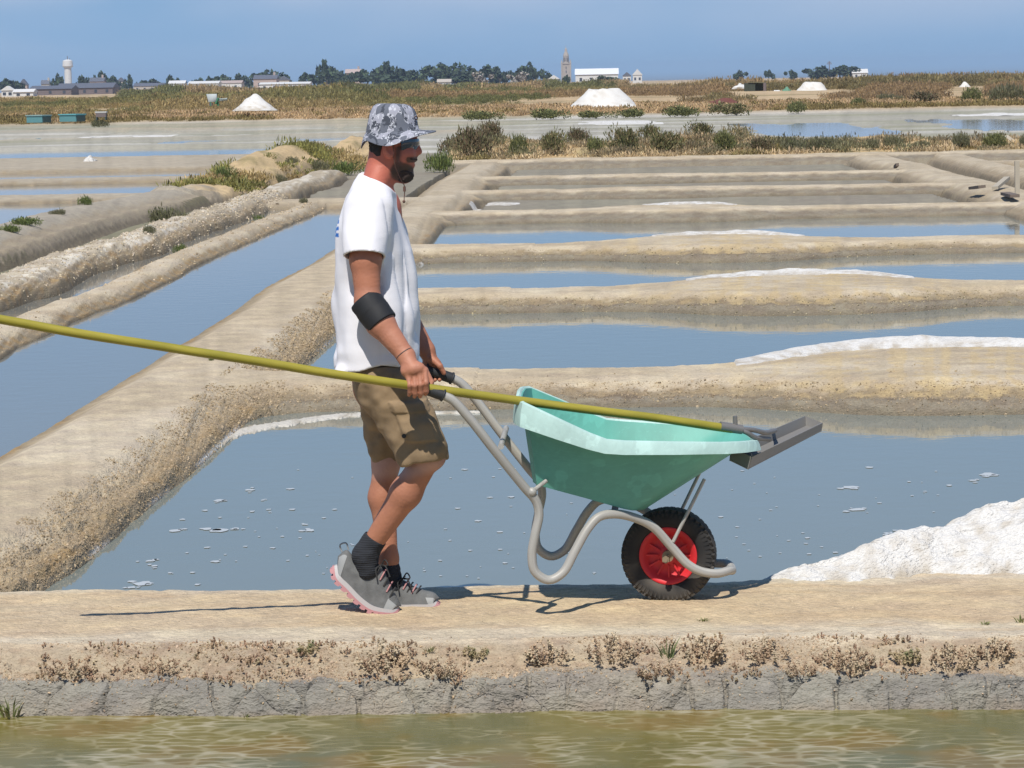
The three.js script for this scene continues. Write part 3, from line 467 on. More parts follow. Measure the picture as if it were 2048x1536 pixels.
function shrub(seed, n, h, rad2, cols, leaf, spiky = 0.3) {          // a dense low bush of small leaves round twiggy stems, ragged at the top
  const r = rng(seed), pos = [], col = [], cl = []; for (let i = 0; i < 7; i++) { const a = r() * 6.283, q = Math.sqrt(r()) * 0.65; cl.push([Math.cos(a) * q * rad2, h * (0.30 + 0.34 * r() * (1 - q)), Math.sin(a) * q * rad2, 0.34 + 0.25 * r()]); }
  for (let i = 0; i < n; i++) {
    const c = cl[Math.floor(r() * cl.length)], th = r() * 6.283, ph = Math.acos(1 - 1.7 * r()), rr = c[3] * (0.45 + 0.6 * r()), kv = 0.6 + 0.8 * r(), k = cols[Math.floor(r() * cols.length)].map((v) => v * kv);
    const o = V(c[0] + Math.sin(ph) * Math.cos(th) * rr * rad2, Math.max(0.01, c[1] + Math.cos(ph) * rr * h * 0.9), c[2] + Math.sin(ph) * Math.sin(th) * rr * rad2);
    const d = V((o.x - c[0]) / rad2 + (r() - 0.5), 0.9 + r(), (o.z - c[2]) / rad2 + (r() - 0.5)).normalize(), L = leaf * (r() < spiky ? 2.4 : 1.2) * (0.6 + 0.8 * r()), s = V(r() - 0.5, (r() - 0.5) * 0.5, r() - 0.5).normalize().multiplyScalar(leaf * (0.22 + 0.25 * r())), t = o.clone().addScaledVector(d, L), m = o.clone().addScaledVector(d, L * 0.5);
    for (const v of [o, m.clone().add(s), m.clone().sub(s), m.clone().add(s), t, m.clone().sub(s)]) { pos.push(v.x, v.y, v.z); col.push(...k); }
  }
  const g = new THREE.BufferGeometry(); g.setAttribute('position', new THREE.Float32BufferAttribute(pos, 3)); g.setAttribute('color', new THREE.Float32BufferAttribute(col, 3)); g.computeVertexNormals(); return g;
}
const DRY = [[0.34, 0.235, 0.15], [0.42, 0.31, 0.20], [0.27, 0.18, 0.115], [0.46, 0.37, 0.25]], DRYG = [[0.24, 0.19, 0.10], [0.32, 0.25, 0.14], [0.17, 0.17, 0.08]], GRN = [[0.10, 0.13, 0.04], [0.14, 0.17, 0.06], [0.08, 0.10, 0.035]];
{
  const tw = [twigs(1, 26, 0.075, 0.11, DRY), twigs(2, 34, 0.085, 0.16, DRY), twigs(3, 22, 0.06, 0.09, DRYG), twigs(4, 40, 0.07, 0.2, DRY)];
  const gr = [blades(5, 16, 0.085, 0.02, GRN, 0.25, 0.002), blades(6, 26, 0.05, 0.03, [[0.16, 0.18, 0.06], [0.22, 0.2, 0.09]], 0.6, 0.0022)];
  const put = (name, geo, px, py, s, sy, turn, label, cat, group) => {
    let D = 8.9, x = 0, y = 0; for (; D < 13; D += 0.01) { const v = P(px, py, D); x = v.x; y = H(x, D); if (v.y <= y) break; } const o = mesh(name, geo, PLANT); o.position.set(x, y - 0.004, -D); o.rotation.y = turn; o.scale.set(s, s * sy, s); tag(o, label, cat, group);
  };
  // the row of dry tufts on the front shoulder, from left to right
  const T = [
    [616, 1308, 2, 0.85, 'small grey brown dry tuft alone on the path edge below the man'],
    [770, 1345, 0, 1.5, 'bushy dry reddish tuft on the path edge just right of below the man\'s feet'],
    [952, 1318, 2, 0.9, 'thin sparse dry tuft on the path edge left of the wheelbarrow leg'],
    [1095, 1330, 0, 1.3, 'dry brown tuft on the path edge straight below the wheelbarrow leg'],
    [1225, 1322, 1, 1.25, 'wide spreading dry tuft left of the upright green grass spike'],
    [1405, 1322, 0, 1.35, 'dry brown tuft just right of the upright green grass spike'],
    [1535, 1322, 0, 1.2, 'dry brown tuft on the path edge below the wheelbarrow\'s front loop'],
    [1690, 1340, 3, 1.15, 'widest dry tuft, spreading low, on the right half of the path edge'],
    [1815, 1330, 2, 1.15, 'grey dry tuft between the widest tuft and the rightmost tufts'],
    [1905, 1335, 1, 1.2, 'dense reddish dry tuft, second from the right end of the row'],
    [1990, 1322, 0, 1.1, 'dry tuft at the right end of the row on the path edge'],
    [150, 1352, 3, 1.0, 'flat dry tuft in the crumbs at the left end of the path edge'],
    [330, 1350, 3, 0.9, 'flat dry tuft in the crumbs below the pole\'s shadow'],
    [1310, 1352, 3, 0.8, 'low dry tuft hugging the slope under the green grass spike'],
    [880, 1350, 3, 0.9, 'low dry tuft spread flat on the slope right of the bushy tuft'],
    [1600, 1350, 3, 0.7, 'low dry tuft on the slope left of the widest tuft'],
  ];
  {
    const rr = rng(91), small = twigs(7, 5, 0.035, 0.05, DRY), m4 = new THREE.Matrix4(), q = new THREE.Quaternion(), ms = [];
    for (let i = 0; i < 20000 && ms.length < 300; i++) { const x = -2.35 + rr() * 4.2, D = 9.17 + rr() * 0.26, y = H(x, D), t = hit.t, px = 1215 + x / D * FPX; if (t < 0.03 || t > 0.56 || rr() > clamp((px > 1000 ? 0.25 : -0.25) + 1.2 * n2(x * 3.2, 5, 172))) continue; q.setFromAxisAngle(V(0, 1, 0), rr() * 6.28); const sc = 0.3 + 0.55 * rr(); ms.push(m4.compose(V(x, y - 0.002, -D), q, V(sc, sc * (0.6 + 0.6 * rr()), sc)).clone()); }
    const im = new THREE.InstancedMesh(small, PLANT, ms.length); ms.forEach((m, i) => { im.setMatrixAt(i, m); const k = 0.75 + 0.5 * rr(); im.setColorAt(i, lin(k, k * (0.92 + 0.1 * rr()), k * 0.95)); }); im.name = numbered('dry_stubble'); im.castShadow = im.receiveShadow = true; scene.add(im); tag(im, 'mat of short dry stems along the front shoulder of the path', 'dry plants', null, 'stuff');
  }
  T.forEach(([x, y, k, s, label], i) => put('dry_tuft', tw[k], x, y, s, 1, i * 1.3, label, 'dry plant', 'dry tufts along the front edge of the path'));
  put('grass_spike', gr[0], 1335, 1322, 1.0, 1.1, 0.4, 'upright green grass spike on the path edge among dry tufts', 'grass');
  put('green_sprig', gr[1], 20, 1445, 1.5, 1.2, 0.4, 'small green tuft at the foot of the grey clay face, far left', 'plant');
  put('green_sprig', gr[1], 858, 1306, 0.55, 1, 1.4, 'tiny green sprig on the path between two dry tufts', 'plant');
  put('green_sprig', gr[1], 492, 1438, 0.5, 1, 2.4, 'tiny dark sprig growing low on the grey clay face', 'plant');
  put('green_sprig', gr[1], 1970, 1248, 0.6, 0.5, 2.9, 'flat green sprig on the path near the right edge', 'plant');
  put('green_sprig', gr[1], 2045, 1245, 0.8, 1, 0.9, 'green sprig on the path cut by the right edge', 'plant');
  put('green_sprig', gr[1], 1405, 1242, 0.6, 0.6, 1.9, 'thin sprig on the path below the wheel', 'plant');
  put('green_sprig', gr[1], 1620, 1243, 0.4, 0.7, 1.1, 'pair of tiny blades on the path right of the wheelbarrow', 'plant');
}
{
  // bushes, one by one
  const B = [shrub(21, 1500, 0.72, 0.46, [[0.105, 0.115, 0.045], [0.15, 0.145, 0.06], [0.20, 0.16, 0.08]], 0.05, 0.5), shrub(22, 1500, 0.62, 0.5, [[0.13, 0.14, 0.05], [0.17, 0.17, 0.06], [0.09, 0.105, 0.04]], 0.05, 0.4), shrub(23, 1500, 0.68, 0.54, [[0.17, 0.125, 0.075], [0.13, 0.10, 0.06], [0.12, 0.12, 0.055]], 0.05, 0.5), shrub(24, 1500, 0.42, 0.62, [[0.16, 0.15, 0.085], [0.13, 0.13, 0.08], [0.11, 0.115, 0.05]], 0.045, 0.3), shrub(25, 1500, 0.42, 0.48, [[0.11, 0.15, 0.04], [0.15, 0.18, 0.05], [0.08, 0.11, 0.035]], 0.045, 0.4)];
  const bush = (px, py, wpx, hpx, D, k, label, group, y0) => { const c = P(px, py, D), s = D / FPX, o = mesh('bush', B[k], PLANT); const bw = [0.95, 1.05, 1.1, 1.3, 1.0][k], bh = [0.72, 0.62, 0.68, 0.42, 0.42][k]; const gy = H(c.x, D); o.position.set(c.x, y0 ?? Math.min(gy, c.y + 0.4) - 0.03, -D); o.scale.set(wpx * s / bw, hpx * s / bh, wpx * s / bw); o.rotation.y = px * 0.7; tag(o, label, 'bush', group); };
  const ROW = 'bushes in the row on the tan bank behind the last pan';
  const row = [
    [880, 340, 66, 44, 64, 4, 'low green bush just behind the man\'s sunglasses'], [935, 318, 100, 64, 70, 2, 'brown drooping bush right of the man\'s face'], [985, 300, 70, 48, 75, 2, 'brown green bush second to the right of the man\'s face'],
    [1034, 312, 50, 48, 70, 1, 'small round green bush standing before the tan mound'], [1112, 308, 62, 56, 70, 0, 'upright green bush left of centre in the bush row'], [1150, 290, 60, 40, 76, 2, 'brownish bush half hidden behind two green bushes in the row'], [1188, 308, 46, 38, 70, 1, 'small green bush between two larger ones in the row'], [1243, 306, 70, 60, 70, 0, 'tall dark green bush at the middle of the row'], [1295, 285, 60, 44, 76, 0, 'green bush behind the gap in the middle of the row'], [1335, 304, 84, 52, 70, 0, 'wide dark green bush right of the middle of the row'],
    [1395, 280, 66, 40, 76, 0, 'green bush set back behind the wide dark bush'], [1450, 300, 66, 50, 70, 1, 'green bush beside the bare tan gap'], [1520, 298, 74, 34, 70, 2, 'low brown bush right of the bare tan gap'], [1590, 298, 80, 34, 70, 3, 'low grey green bush in front of the diagonal levee'], [1655, 296, 78, 36, 70, 3, 'wide grey bush below the small far ponds'], [1740, 294, 40, 28, 70, 3, 'small grey bush right of the small far ponds'], [1790, 292, 50, 30, 70, 3, 'small grey green bush second right of the far ponds'], [1845, 294, 48, 16, 70, 3, 'very low grey bush at the right of the row'], [1925, 290, 46, 36, 70, 3, 'grey brown bush near the right end of the row'], [1985, 290, 66, 34, 70, 1, 'green bush at the right end of the row beside the white plank'], [2046, 288, 24, 30, 70, 3, 'grey bush cut by the right edge at the end of the row'],
    [905, 270, 70, 40, 80, 2, 'reddish brown bush rising behind the man\'s hat brim'], [1000, 282, 60, 34, 80, 3, 'grey brown bush behind the tan mound, left part of the row'],
  ];
  for (const b of row) bush(...b.slice(0, 7), ROW);
  const LEFT = [
    [448, 354, 46, 30, 55, 4, 'bright green bush on the grey bank above the far water strip'], [335, 422, 90, 42, 40.5, 3, 'large olive bush sprawling on the grey bank behind the pole'], [172, 416, 34, 22, 44, 4, 'small green bush at the edge of the left water'], [50, 444, 70, 20, 38, 4, 'low green bush at the far left edge above the grey bank'], [20, 452, 50, 18, 36.5, 4, 'low green growth at the left frame edge'], [115, 438, 40, 14, 41, 3, 'thin grey bush beside the left water strip'], [515, 408, 38, 26, 44, 4, 'small green bush on the rough levee near its far end'], [607, 392, 26, 14, 47, 3, 'tiny dark bush on the bank end behind the man\'s back'], [300, 462, 30, 24, 36, 3, 'dark sprig bush on the rough levee'], [360, 452, 34, 22, 35, 4, 'green bush on the flank of the rough levee'],
    [560, 350, 34, 26, 58, 3, 'olive tuft between the tan earth mounds'], [690, 310, 70, 30, 64, 4, 'yellow green grass tuft on top of the tan mound beside the man\'s neck'], [640, 320, 40, 24, 62, 3, 'olive tuft on the tan mound, left of the man\'s neck'], [585, 605 - 280, 40, 18, 61, 3, 'small olive tuft on the far tan mound'], [420, 640, 14, 16, 19.3, 4, 'tiny dark sprig at the water edge of the long channel'], [936, 410, 18, 26, 38, 4, 'thin green sprig at the right side of the long levee'],
  ];
  for (const b of LEFT) bush(...b, 'bushes on the banks of the left channels');
  const FAR = [
    [955, 238, 110, 22, 150, 1, 'low long green bush strip left of the large salt heap'], [1090, 234, 110, 24, 150, 1, 'green bush strip at the foot of the large salt heap, left side'], [1180, 236, 90, 18, 152, 1, 'green bush in front of the large salt heap'], [1265, 234, 90, 22, 150, 1, 'green bush at the right foot of the large salt heap'], [1360, 230, 110, 26, 150, 1, 'long green bush right of the large salt heap'], [1460, 226, 100, 30, 152, 0, 'dense green bush in front of the rusty pile'], [1590, 222, 54, 28, 155, 1, 'round green bush below the green tarpaulin'], [1715, 222, 46, 20, 165, 1, 'small green bush right of the flat topped heap'], [1840, 218, 80, 28, 170, 2, 'dark red brown bush at upper right'], [1940, 216, 56, 36, 170, 1, 'green bush below the small right heap'], [2010, 216, 90, 40, 172, 3, 'yellowish bush at the right frame edge'], [1780, 206, 60, 20, 190, 3, 'pale dry bush among the brown grass at upper right'], [200, 256, 44, 18, 150, 3, 'dark olive bush in front of the pale crate'],
  ];
  for (const b of FAR) bush(...b, 'bushes on the dry strip before the scrub belt');
}
{
  // scrub and dry grass that read as a mass
  const r = rng(77), m4 = new THREE.Matrix4(), q = new THREE.Quaternion();
  const field = (name, geo, n, pick, label, cat) => { const im = new THREE.InstancedMesh(geo, PLANT, n); for (let i = 0; i < n; i++) { const [x, D, s, sy, c] = pick(); q.setFromAxisAngle(V(0, 1, 0), r() * 6.28); im.setMatrixAt(i, m4.compose(V(x, H(x, D) - 0.08, -D), q, V(s, s * sy, s))); im.setColorAt(i, lin(...c)); } im.name = numbered(name); im.castShadow = im.receiveShadow = true; scene.add(im); tag(im, label, cat, null, 'stuff'); };
  const W1 = [[1, 1, 1]], scrub = shrub(31, 190, 0.9, 0.9, [[1, 1, 1], [0.75, 0.78, 0.75], [1.2, 1.18, 1.0]], 0.12, 0.1);
  const xAt = (D) => (-1215 / FPX - 0.11 + r() * (W / FPX + 0.24)) * D;
  const hue = (x, D) => { const n = fbm(x * 0.03 + D * 0.01, D * 0.02, 3, 180), px = x / D * FPX + 1215; let c = n > 0.2 ? [0.27, 0.205, 0.10] : n > -0.02 ? [0.185, 0.165, 0.07] : n > -0.25 ? [0.12, 0.125, 0.05] : [0.25, 0.175, 0.095]; if (px > 1250) c = mix3(c, [0.21, 0.14, 0.085], 0.4); const k = 0.8 + 0.5 * r(); return c.map((v) => v * k); };
  field('marsh_scrub', scrub, 12500, () => { for (;;) { const D = 195 + 260 * Math.pow(r(), 1.1), x = xAt(D); const pq = x / D * FPX + 1215; const wob = n2(D * 0.12, 3, 187) * 30 + n2(x * 0.3, D * 0.2, 188) * 18; if ((Math.abs(pq - 1590 + wob) < 150 - Math.max(0, 250 - D) * 1.2 && D < 300 + wob * 0.2) || (Math.abs(pq - 1932) < 46 + wob * 0.4 && D < 334 && D > 195)) continue; const dens = fbm(x * 0.05, D * 0.03, 3, 181); if (dens < -0.12 && r() > 0.12) continue; if (D < 235 && x > -30 * D / 200 * 0.2 && dens < 0.12) continue; const px = x / D * FPX + 1215; const s = (px > 1250 ? 0.88 : px > 560 && px < 760 ? 0.85 : 0.70) * (0.5 + 0.8 * r()) * (0.75 + D / 500) * (0.75 + 0.7 * Math.max(0, n2(x * 0.06, D * 0.03, 184))); return [x, D, s, (0.75 + 0.4 * r()) * (px < 300 ? 0.85 : 1), hue(x, D)]; } }, 'olive and rusty brown marsh scrub in a wide belt under the skyline', 'scrub');
  field('far_scrub', scrub, 2200, () => { for (;;) { const D = 470 + 380 * r(), x = xAt(D), px = x / D * FPX + 1215; if (px < 255 || px > 1260 || (px > 1120 && r() > 0.3)) continue; const k = 0.75 + 0.5 * r(); return [x, D, (2.2 + 1.4 * r()) * (px < 640 ? 0.8 : 0.72), 0.7 + 0.45 * r() * (0.6 + n2(px * 0.02, 3, 185)), (n2(px * 0.015, D * 0.01, 186) > 0.1 ? [0.29, 0.215, 0.125] : [0.13, 0.135, 0.06]).map((v) => v * k)]; } }, 'taller hedge like scrub hiding the feet of the far houses', 'scrub');
  const grass = shrub(32, 80, 0.3, 0.5, [[1, 1, 1], [0.85, 0.8, 0.75], [1.2, 1.15, 1]], 0.07, 0.6);
  field('dry_grass', grass, 10000, () => { for (;;) { const D = 160 + 45 * r(), x = xAt(D); if (farH(x, D)[2] < 0.5) continue; const k = 0.75 + 0.5 * r(), n = fbm(x * 0.08, D * 0.2, 3, 182); const c = n > 0.15 ? [0.20, 0.16, 0.065] : [0.46, 0.335, 0.20]; return [x, D, 0.8 + 0.6 * r(), 0.55 + 0.5 * r(), c.map((v) => v * k)]; } }, 'dry tan grass on the strip before the scrub belt', 'grass');
  field('low_shrubs', shrub(33, 260, 0.4, 0.55, [[1, 1, 1], [0.8, 0.82, 0.8], [1.2, 1.15, 1]], 0.05, 0.3), 170, () => { const D = 69 + 8 * r(), x = -3.8 + r() * 15, k = 0.75 + 0.5 * r(); return [x, D, 0.45 + 0.6 * r(), 0.7 + 0.6 * r(), (r() < 0.6 ? [0.165, 0.155, 0.085] : [0.23, 0.185, 0.115]).map((v) => v * k)]; }, 'grey green undergrowth filling the gaps in the bush row', 'undergrowth');
  field('mound_grass', grass, 420, () => { for (;;) { const D = 53 + 20 * r(), x = -9.2 + r() * 3.2 + Math.max(0, D - 44) * 0.035; const y = H(x, D); if (!hit.r || hit.r.id !== 'grey_bank' || hit.t > 0.7 || n2(x * 1.1, D * 0.5, 189) < 0.0) continue; const k = 0.7 + 0.5 * r(); return [x, D, 0.3 + 0.45 * r(), 0.6 + 0.6 * r(), (n2(x, D * 0.4, 190) > 0 ? [0.22, 0.22, 0.07] : [0.40, 0.31, 0.15]).map((v) => v * k)]; } }, 'yellow green grass growing over the tan earth mounds', 'grass');
  field('bank_grass', grass, 1100, () => { for (;;) { const D = 68.5 + 9 * r(), x = -3.8 + r() * 16; const n = n2(x * 0.9, D * 0.6, 183); if (n < -0.2 && r() > 0.2) continue; const k = 0.75 + 0.5 * r(); return [x, D, 0.45 + 0.4 * r(), 0.6 + 0.4 * r(), (n > 0.4 ? [0.20, 0.165, 0.07] : [0.44, 0.345, 0.215]).map((v) => v * k)]; } }, 'short dry grass among the row of bushes', 'grass');
}

// ---------- the skyline ----------
const WHITE = std(lin(0.62, 0.62, 0.61), 0.8), SLATE = std(lin(0.11, 0.12, 0.15), 0.7), STONE = std(lin(0.44, 0.40, 0.35), 0.9), PINK = std(lin(0.42, 0.34, 0.31), 0.9), GLASS = std(lin(0.05, 0.06, 0.08), 0.4), DARKR = std(lin(0.16, 0.13, 0.13), 0.8);
const baseAt = (px, D, y = 0) => { const c = P(px, 175, D); return V(c.x, y, -D); };
const hAt = (px, py, D) => P(px, py, D).y;
{
  const D = 2600, b = baseAt(137, D), q = group('water_tower', b), s = D / FPX, top = hAt(137, 121, D), mid = hAt(137, 135, D);
  mesh('shaft', new THREE.LatheGeometry([[7.6 * s, 0], [7.2 * s, mid * 0.6], [7 * s, mid - 1], [7 * s, mid]].map((a) => new THREE.Vector2(...a)), 24), WHITE, q);
  mesh('tank', new THREE.LatheGeometry([[7 * s, mid - 0.4], [10.2 * s, mid + 0.7], [10.4 * s, mid + 1.5], [9.6 * s, top - 0.5], [9.2 * s, top], [1.5, top + 1], [0, top + 1]].map((a) => new THREE.Vector2(...a)), 28), WHITE, q);
  mesh('antenna', merge([rod(V(0, top, 0), V(0, top + 4.2, 0), 0.35, 6), rod(V(2, top, 0), V(2, top + 2, 0), 0.25, 6)]), DARKR, q);
  tag(q, 'tall white water tower on the left skyline', 'water tower');
}
{
  const D = 2800, b = baseAt(1133, D), q = group('bell_tower', b), s = D / FPX, y = (p) => hAt(1133, p, D), M1 = std(lin(0.38, 0.335, 0.29), 0.9);
  const w = 8.4 * s; mesh('shaft', new THREE.BoxGeometry(w * 2, y(128), w * 2).translate(0, y(128) / 2, 0), M1, q);
  for (const [i, k] of [[1, 1], [1, -1], [-1, 1], [-1, -1]]) { const bt = mesh('buttress', new THREE.BoxGeometry(1.5, y(126), 1.5).translate(i * w, y(126) / 2, k * w), M1, q); mesh('pinnacle', new THREE.ConeGeometry(1.1, 4, 6).translate(i * w, y(126) + 1.98, k * w), M1, bt); }
  mesh('cornice', new THREE.BoxGeometry(w * 2 + 1.2, 0.8, w * 2 + 1.2).translate(0, y(128) + 0.4, 0), M1, q);
  const y1 = y(128) + 0.8; mesh('belfry', new THREE.CylinderGeometry(5.6 * s, 6.4 * s, y(112) - y1, 8).translate(0, (y(112) + y1) / 2, 0), M1, q);
  const DK = std(lin(0.06, 0.06, 0.07), 0.9); for (let k = 0; k < 8; k++) { const a = (k + 0.5) * Math.PI / 4; mesh('opening', new THREE.BoxGeometry(0.4, 4, 1.1).translate(5.9 * s * Math.cos(Math.PI / 8), (y(112) + y1) / 2, 0).rotateY(a), DK, q); }
  mesh('dome', new THREE.LatheGeometry([[5.8 * s, y(112)], [5.2 * s, y(109)], [3.6 * s, y(105)], [2.6 * s, y(103.5)], [2.6 * s, y(99)], [2 * s, y(97.5)], [0.6 * s, y(96)], [0.15 * s, y(90)], [0, y(90)]].map((a) => new THREE.Vector2(...a)), 16), M1, q);
  for (const k of [0.35, 0.6, 0.8]) mesh('window', new THREE.BoxGeometry(0.9, 2.6, 0.3).translate(0, y(128) * k, w), DK, q);
  tag(q, 'tall pale stone church bell tower on the skyline beside the white building', 'bell tower');
}
function house(name, px0, px1, topPy, eavePy, D, wallM, roofM, label, opt = {}) {
  const c = (px0 + px1) / 2, b = baseAt(c, D), s = D / FPX, w = (px1 - px0) * s, dep = opt.depth ?? Math.min(w, 12), top = hAt(c, topPy, D), ev = Math.max(1.5, hAt(c, eavePy, D)), q = group(name, b);
  mesh('wall', new THREE.BoxGeometry(w, ev, dep).translate(0, ev / 2, 0), wallM, q);
  const sh = new THREE.Shape(opt.hip ? [new THREE.Vector2(-dep / 2 - 0.4, 0), new THREE.Vector2(dep / 2 + 0.4, 0), new THREE.Vector2(dep / 4, top - ev), new THREE.Vector2(-dep / 4, top - ev)] : [new THREE.Vector2(-dep / 2 - 0.4, 0), new THREE.Vector2(dep / 2 + 0.4, 0), new THREE.Vector2(0, top - ev)]);
  let rg = new THREE.ExtrudeGeometry(sh, { depth: w + 0.6, bevelEnabled: false }).translate(0, 0, -w / 2 - 0.3);
  if (!opt.gable) rg.rotateY(Math.PI / 2); else rg.scale(w / dep, 1, dep / w);
  const roof = mesh('roof', rg.translate(0, ev + 0.01, 0), roofM, q);
  if (opt.chimney) mesh('chimney', new THREE.BoxGeometry(1, 2.2, 1).translate(w * 0.36, top + 0.3, 0), wallM, roof);
  const n = Math.min(6, Math.max(2, Math.round(w / 5))), wg = new THREE.BoxGeometry(1.1, Math.min(1.5, ev * 0.4), 0.16); for (let k = 0; k < n; k++) mesh('window', wg, GLASS, q).position.set(-w / 2 + (k + 0.5) * w / n, ev * 0.55, dep / 2);
  return tag(q, label, opt.cat ?? 'house', 'houses and sheds along the skyline');
}
house('white_building', 1152, 1236, 137, 149, 1200, WHITE, std(lin(0.74, 0.75, 0.77), 0.6), 'long white low building with pale roof right of the bell tower', { cat: 'building', depth: 20 });
house('white_building', 1098, 1118, 150, 158, 1250, WHITE, WHITE, 'small white gabled house just left of the bell tower', { gable: true });
house('shed', 30, 70, 178, 184, 900, WHITE, WHITE, 'white shed with a low roof at the far left skyline', { cat: 'shed' });
house('shed', 5, 28, 172, 181, 950, WHITE, WHITE, 'small white gabled shed at the left frame edge', { gable: true, cat: 'shed' });
house('long_shed', 66, 150, 171, 178, 1100, DARKR, SLATE, 'long dark slate roofed shed below the water tower', { cat: 'shed', depth: 16 });
house('long_shed', 120, 232, 166, 176, 1150, DARKR, SLATE, 'long low grey roofed shed right of the water tower', { cat: 'shed', depth: 16 });
house('house', 182, 210, 155, 163, 1500, PINK, SLATE, 'grey pink stone house among trees right of the water tower', { chimney: true });
house('house', 236, 250, 155, 163, 1600, STONE, SLATE, 'narrow grey house right of the stone house on the left skyline', { gable: true });
house('house', 84, 100, 160, 168, 1700, STONE, SLATE, 'dim grey house left of the water tower', { chimney: true });
house('house', 40, 56, 158, 170, 1700, PINK, SLATE, 'grey house with dark roof near the left frame edge', { gable: true });
house('house', 270, 330, 166, 172, 1700, STONE, SLATE, 'row of dim grey houses on the low skyline left of centre', {});
house('white_building', 340, 372, 161, 167, 1350, WHITE, WHITE, 'white gabled house on the skyline left of the salt heap', {});
house('white_building', 380, 440, 162, 167, 1350, WHITE, WHITE, 'long white low building left of the salt heap', { cat: 'building' });
house('white_building', 440, 486, 161, 166, 1400, WHITE, PINK, 'white building with a pinkish roof behind the pointed salt heap', { cat: 'building' });
house('house', 510, 556, 150, 158, 1400, PINK, SLATE, 'stone house with dark roof under the small pine grove', { chimney: true });
house('house', 556, 580, 152, 160, 1450, STONE, SLATE, 'grey house beside the stone house under the pines', { gable: true });
house('long_shed', 522, 622, 164, 168, 1250, WHITE, WHITE, 'long white wall or greenhouse left of the large pine', { cat: 'building' });
house('house', 693, 722, 138, 146, 1500, PINK, PINK, 'pinkish house rising between the large pine and the wood', { chimney: true });
house('house', 876, 902, 158, 164, 1150, WHITE, STONE, 'small white house in front of the wood', {});
house('house', 1246, 1262, 144, 152, 1500, WHITE, SLATE, 'small white house right of the long white building', { gable: true });
house('house', 1266, 1284, 138, 150, 1550, WHITE, WHITE, 'white house with a pointed gable right of the long white building', { gable: true });
house('house', 1704, 1734, 138, 146, 1500, WHITE, WHITE, 'white house at the right end of the dark wooded hill', {});
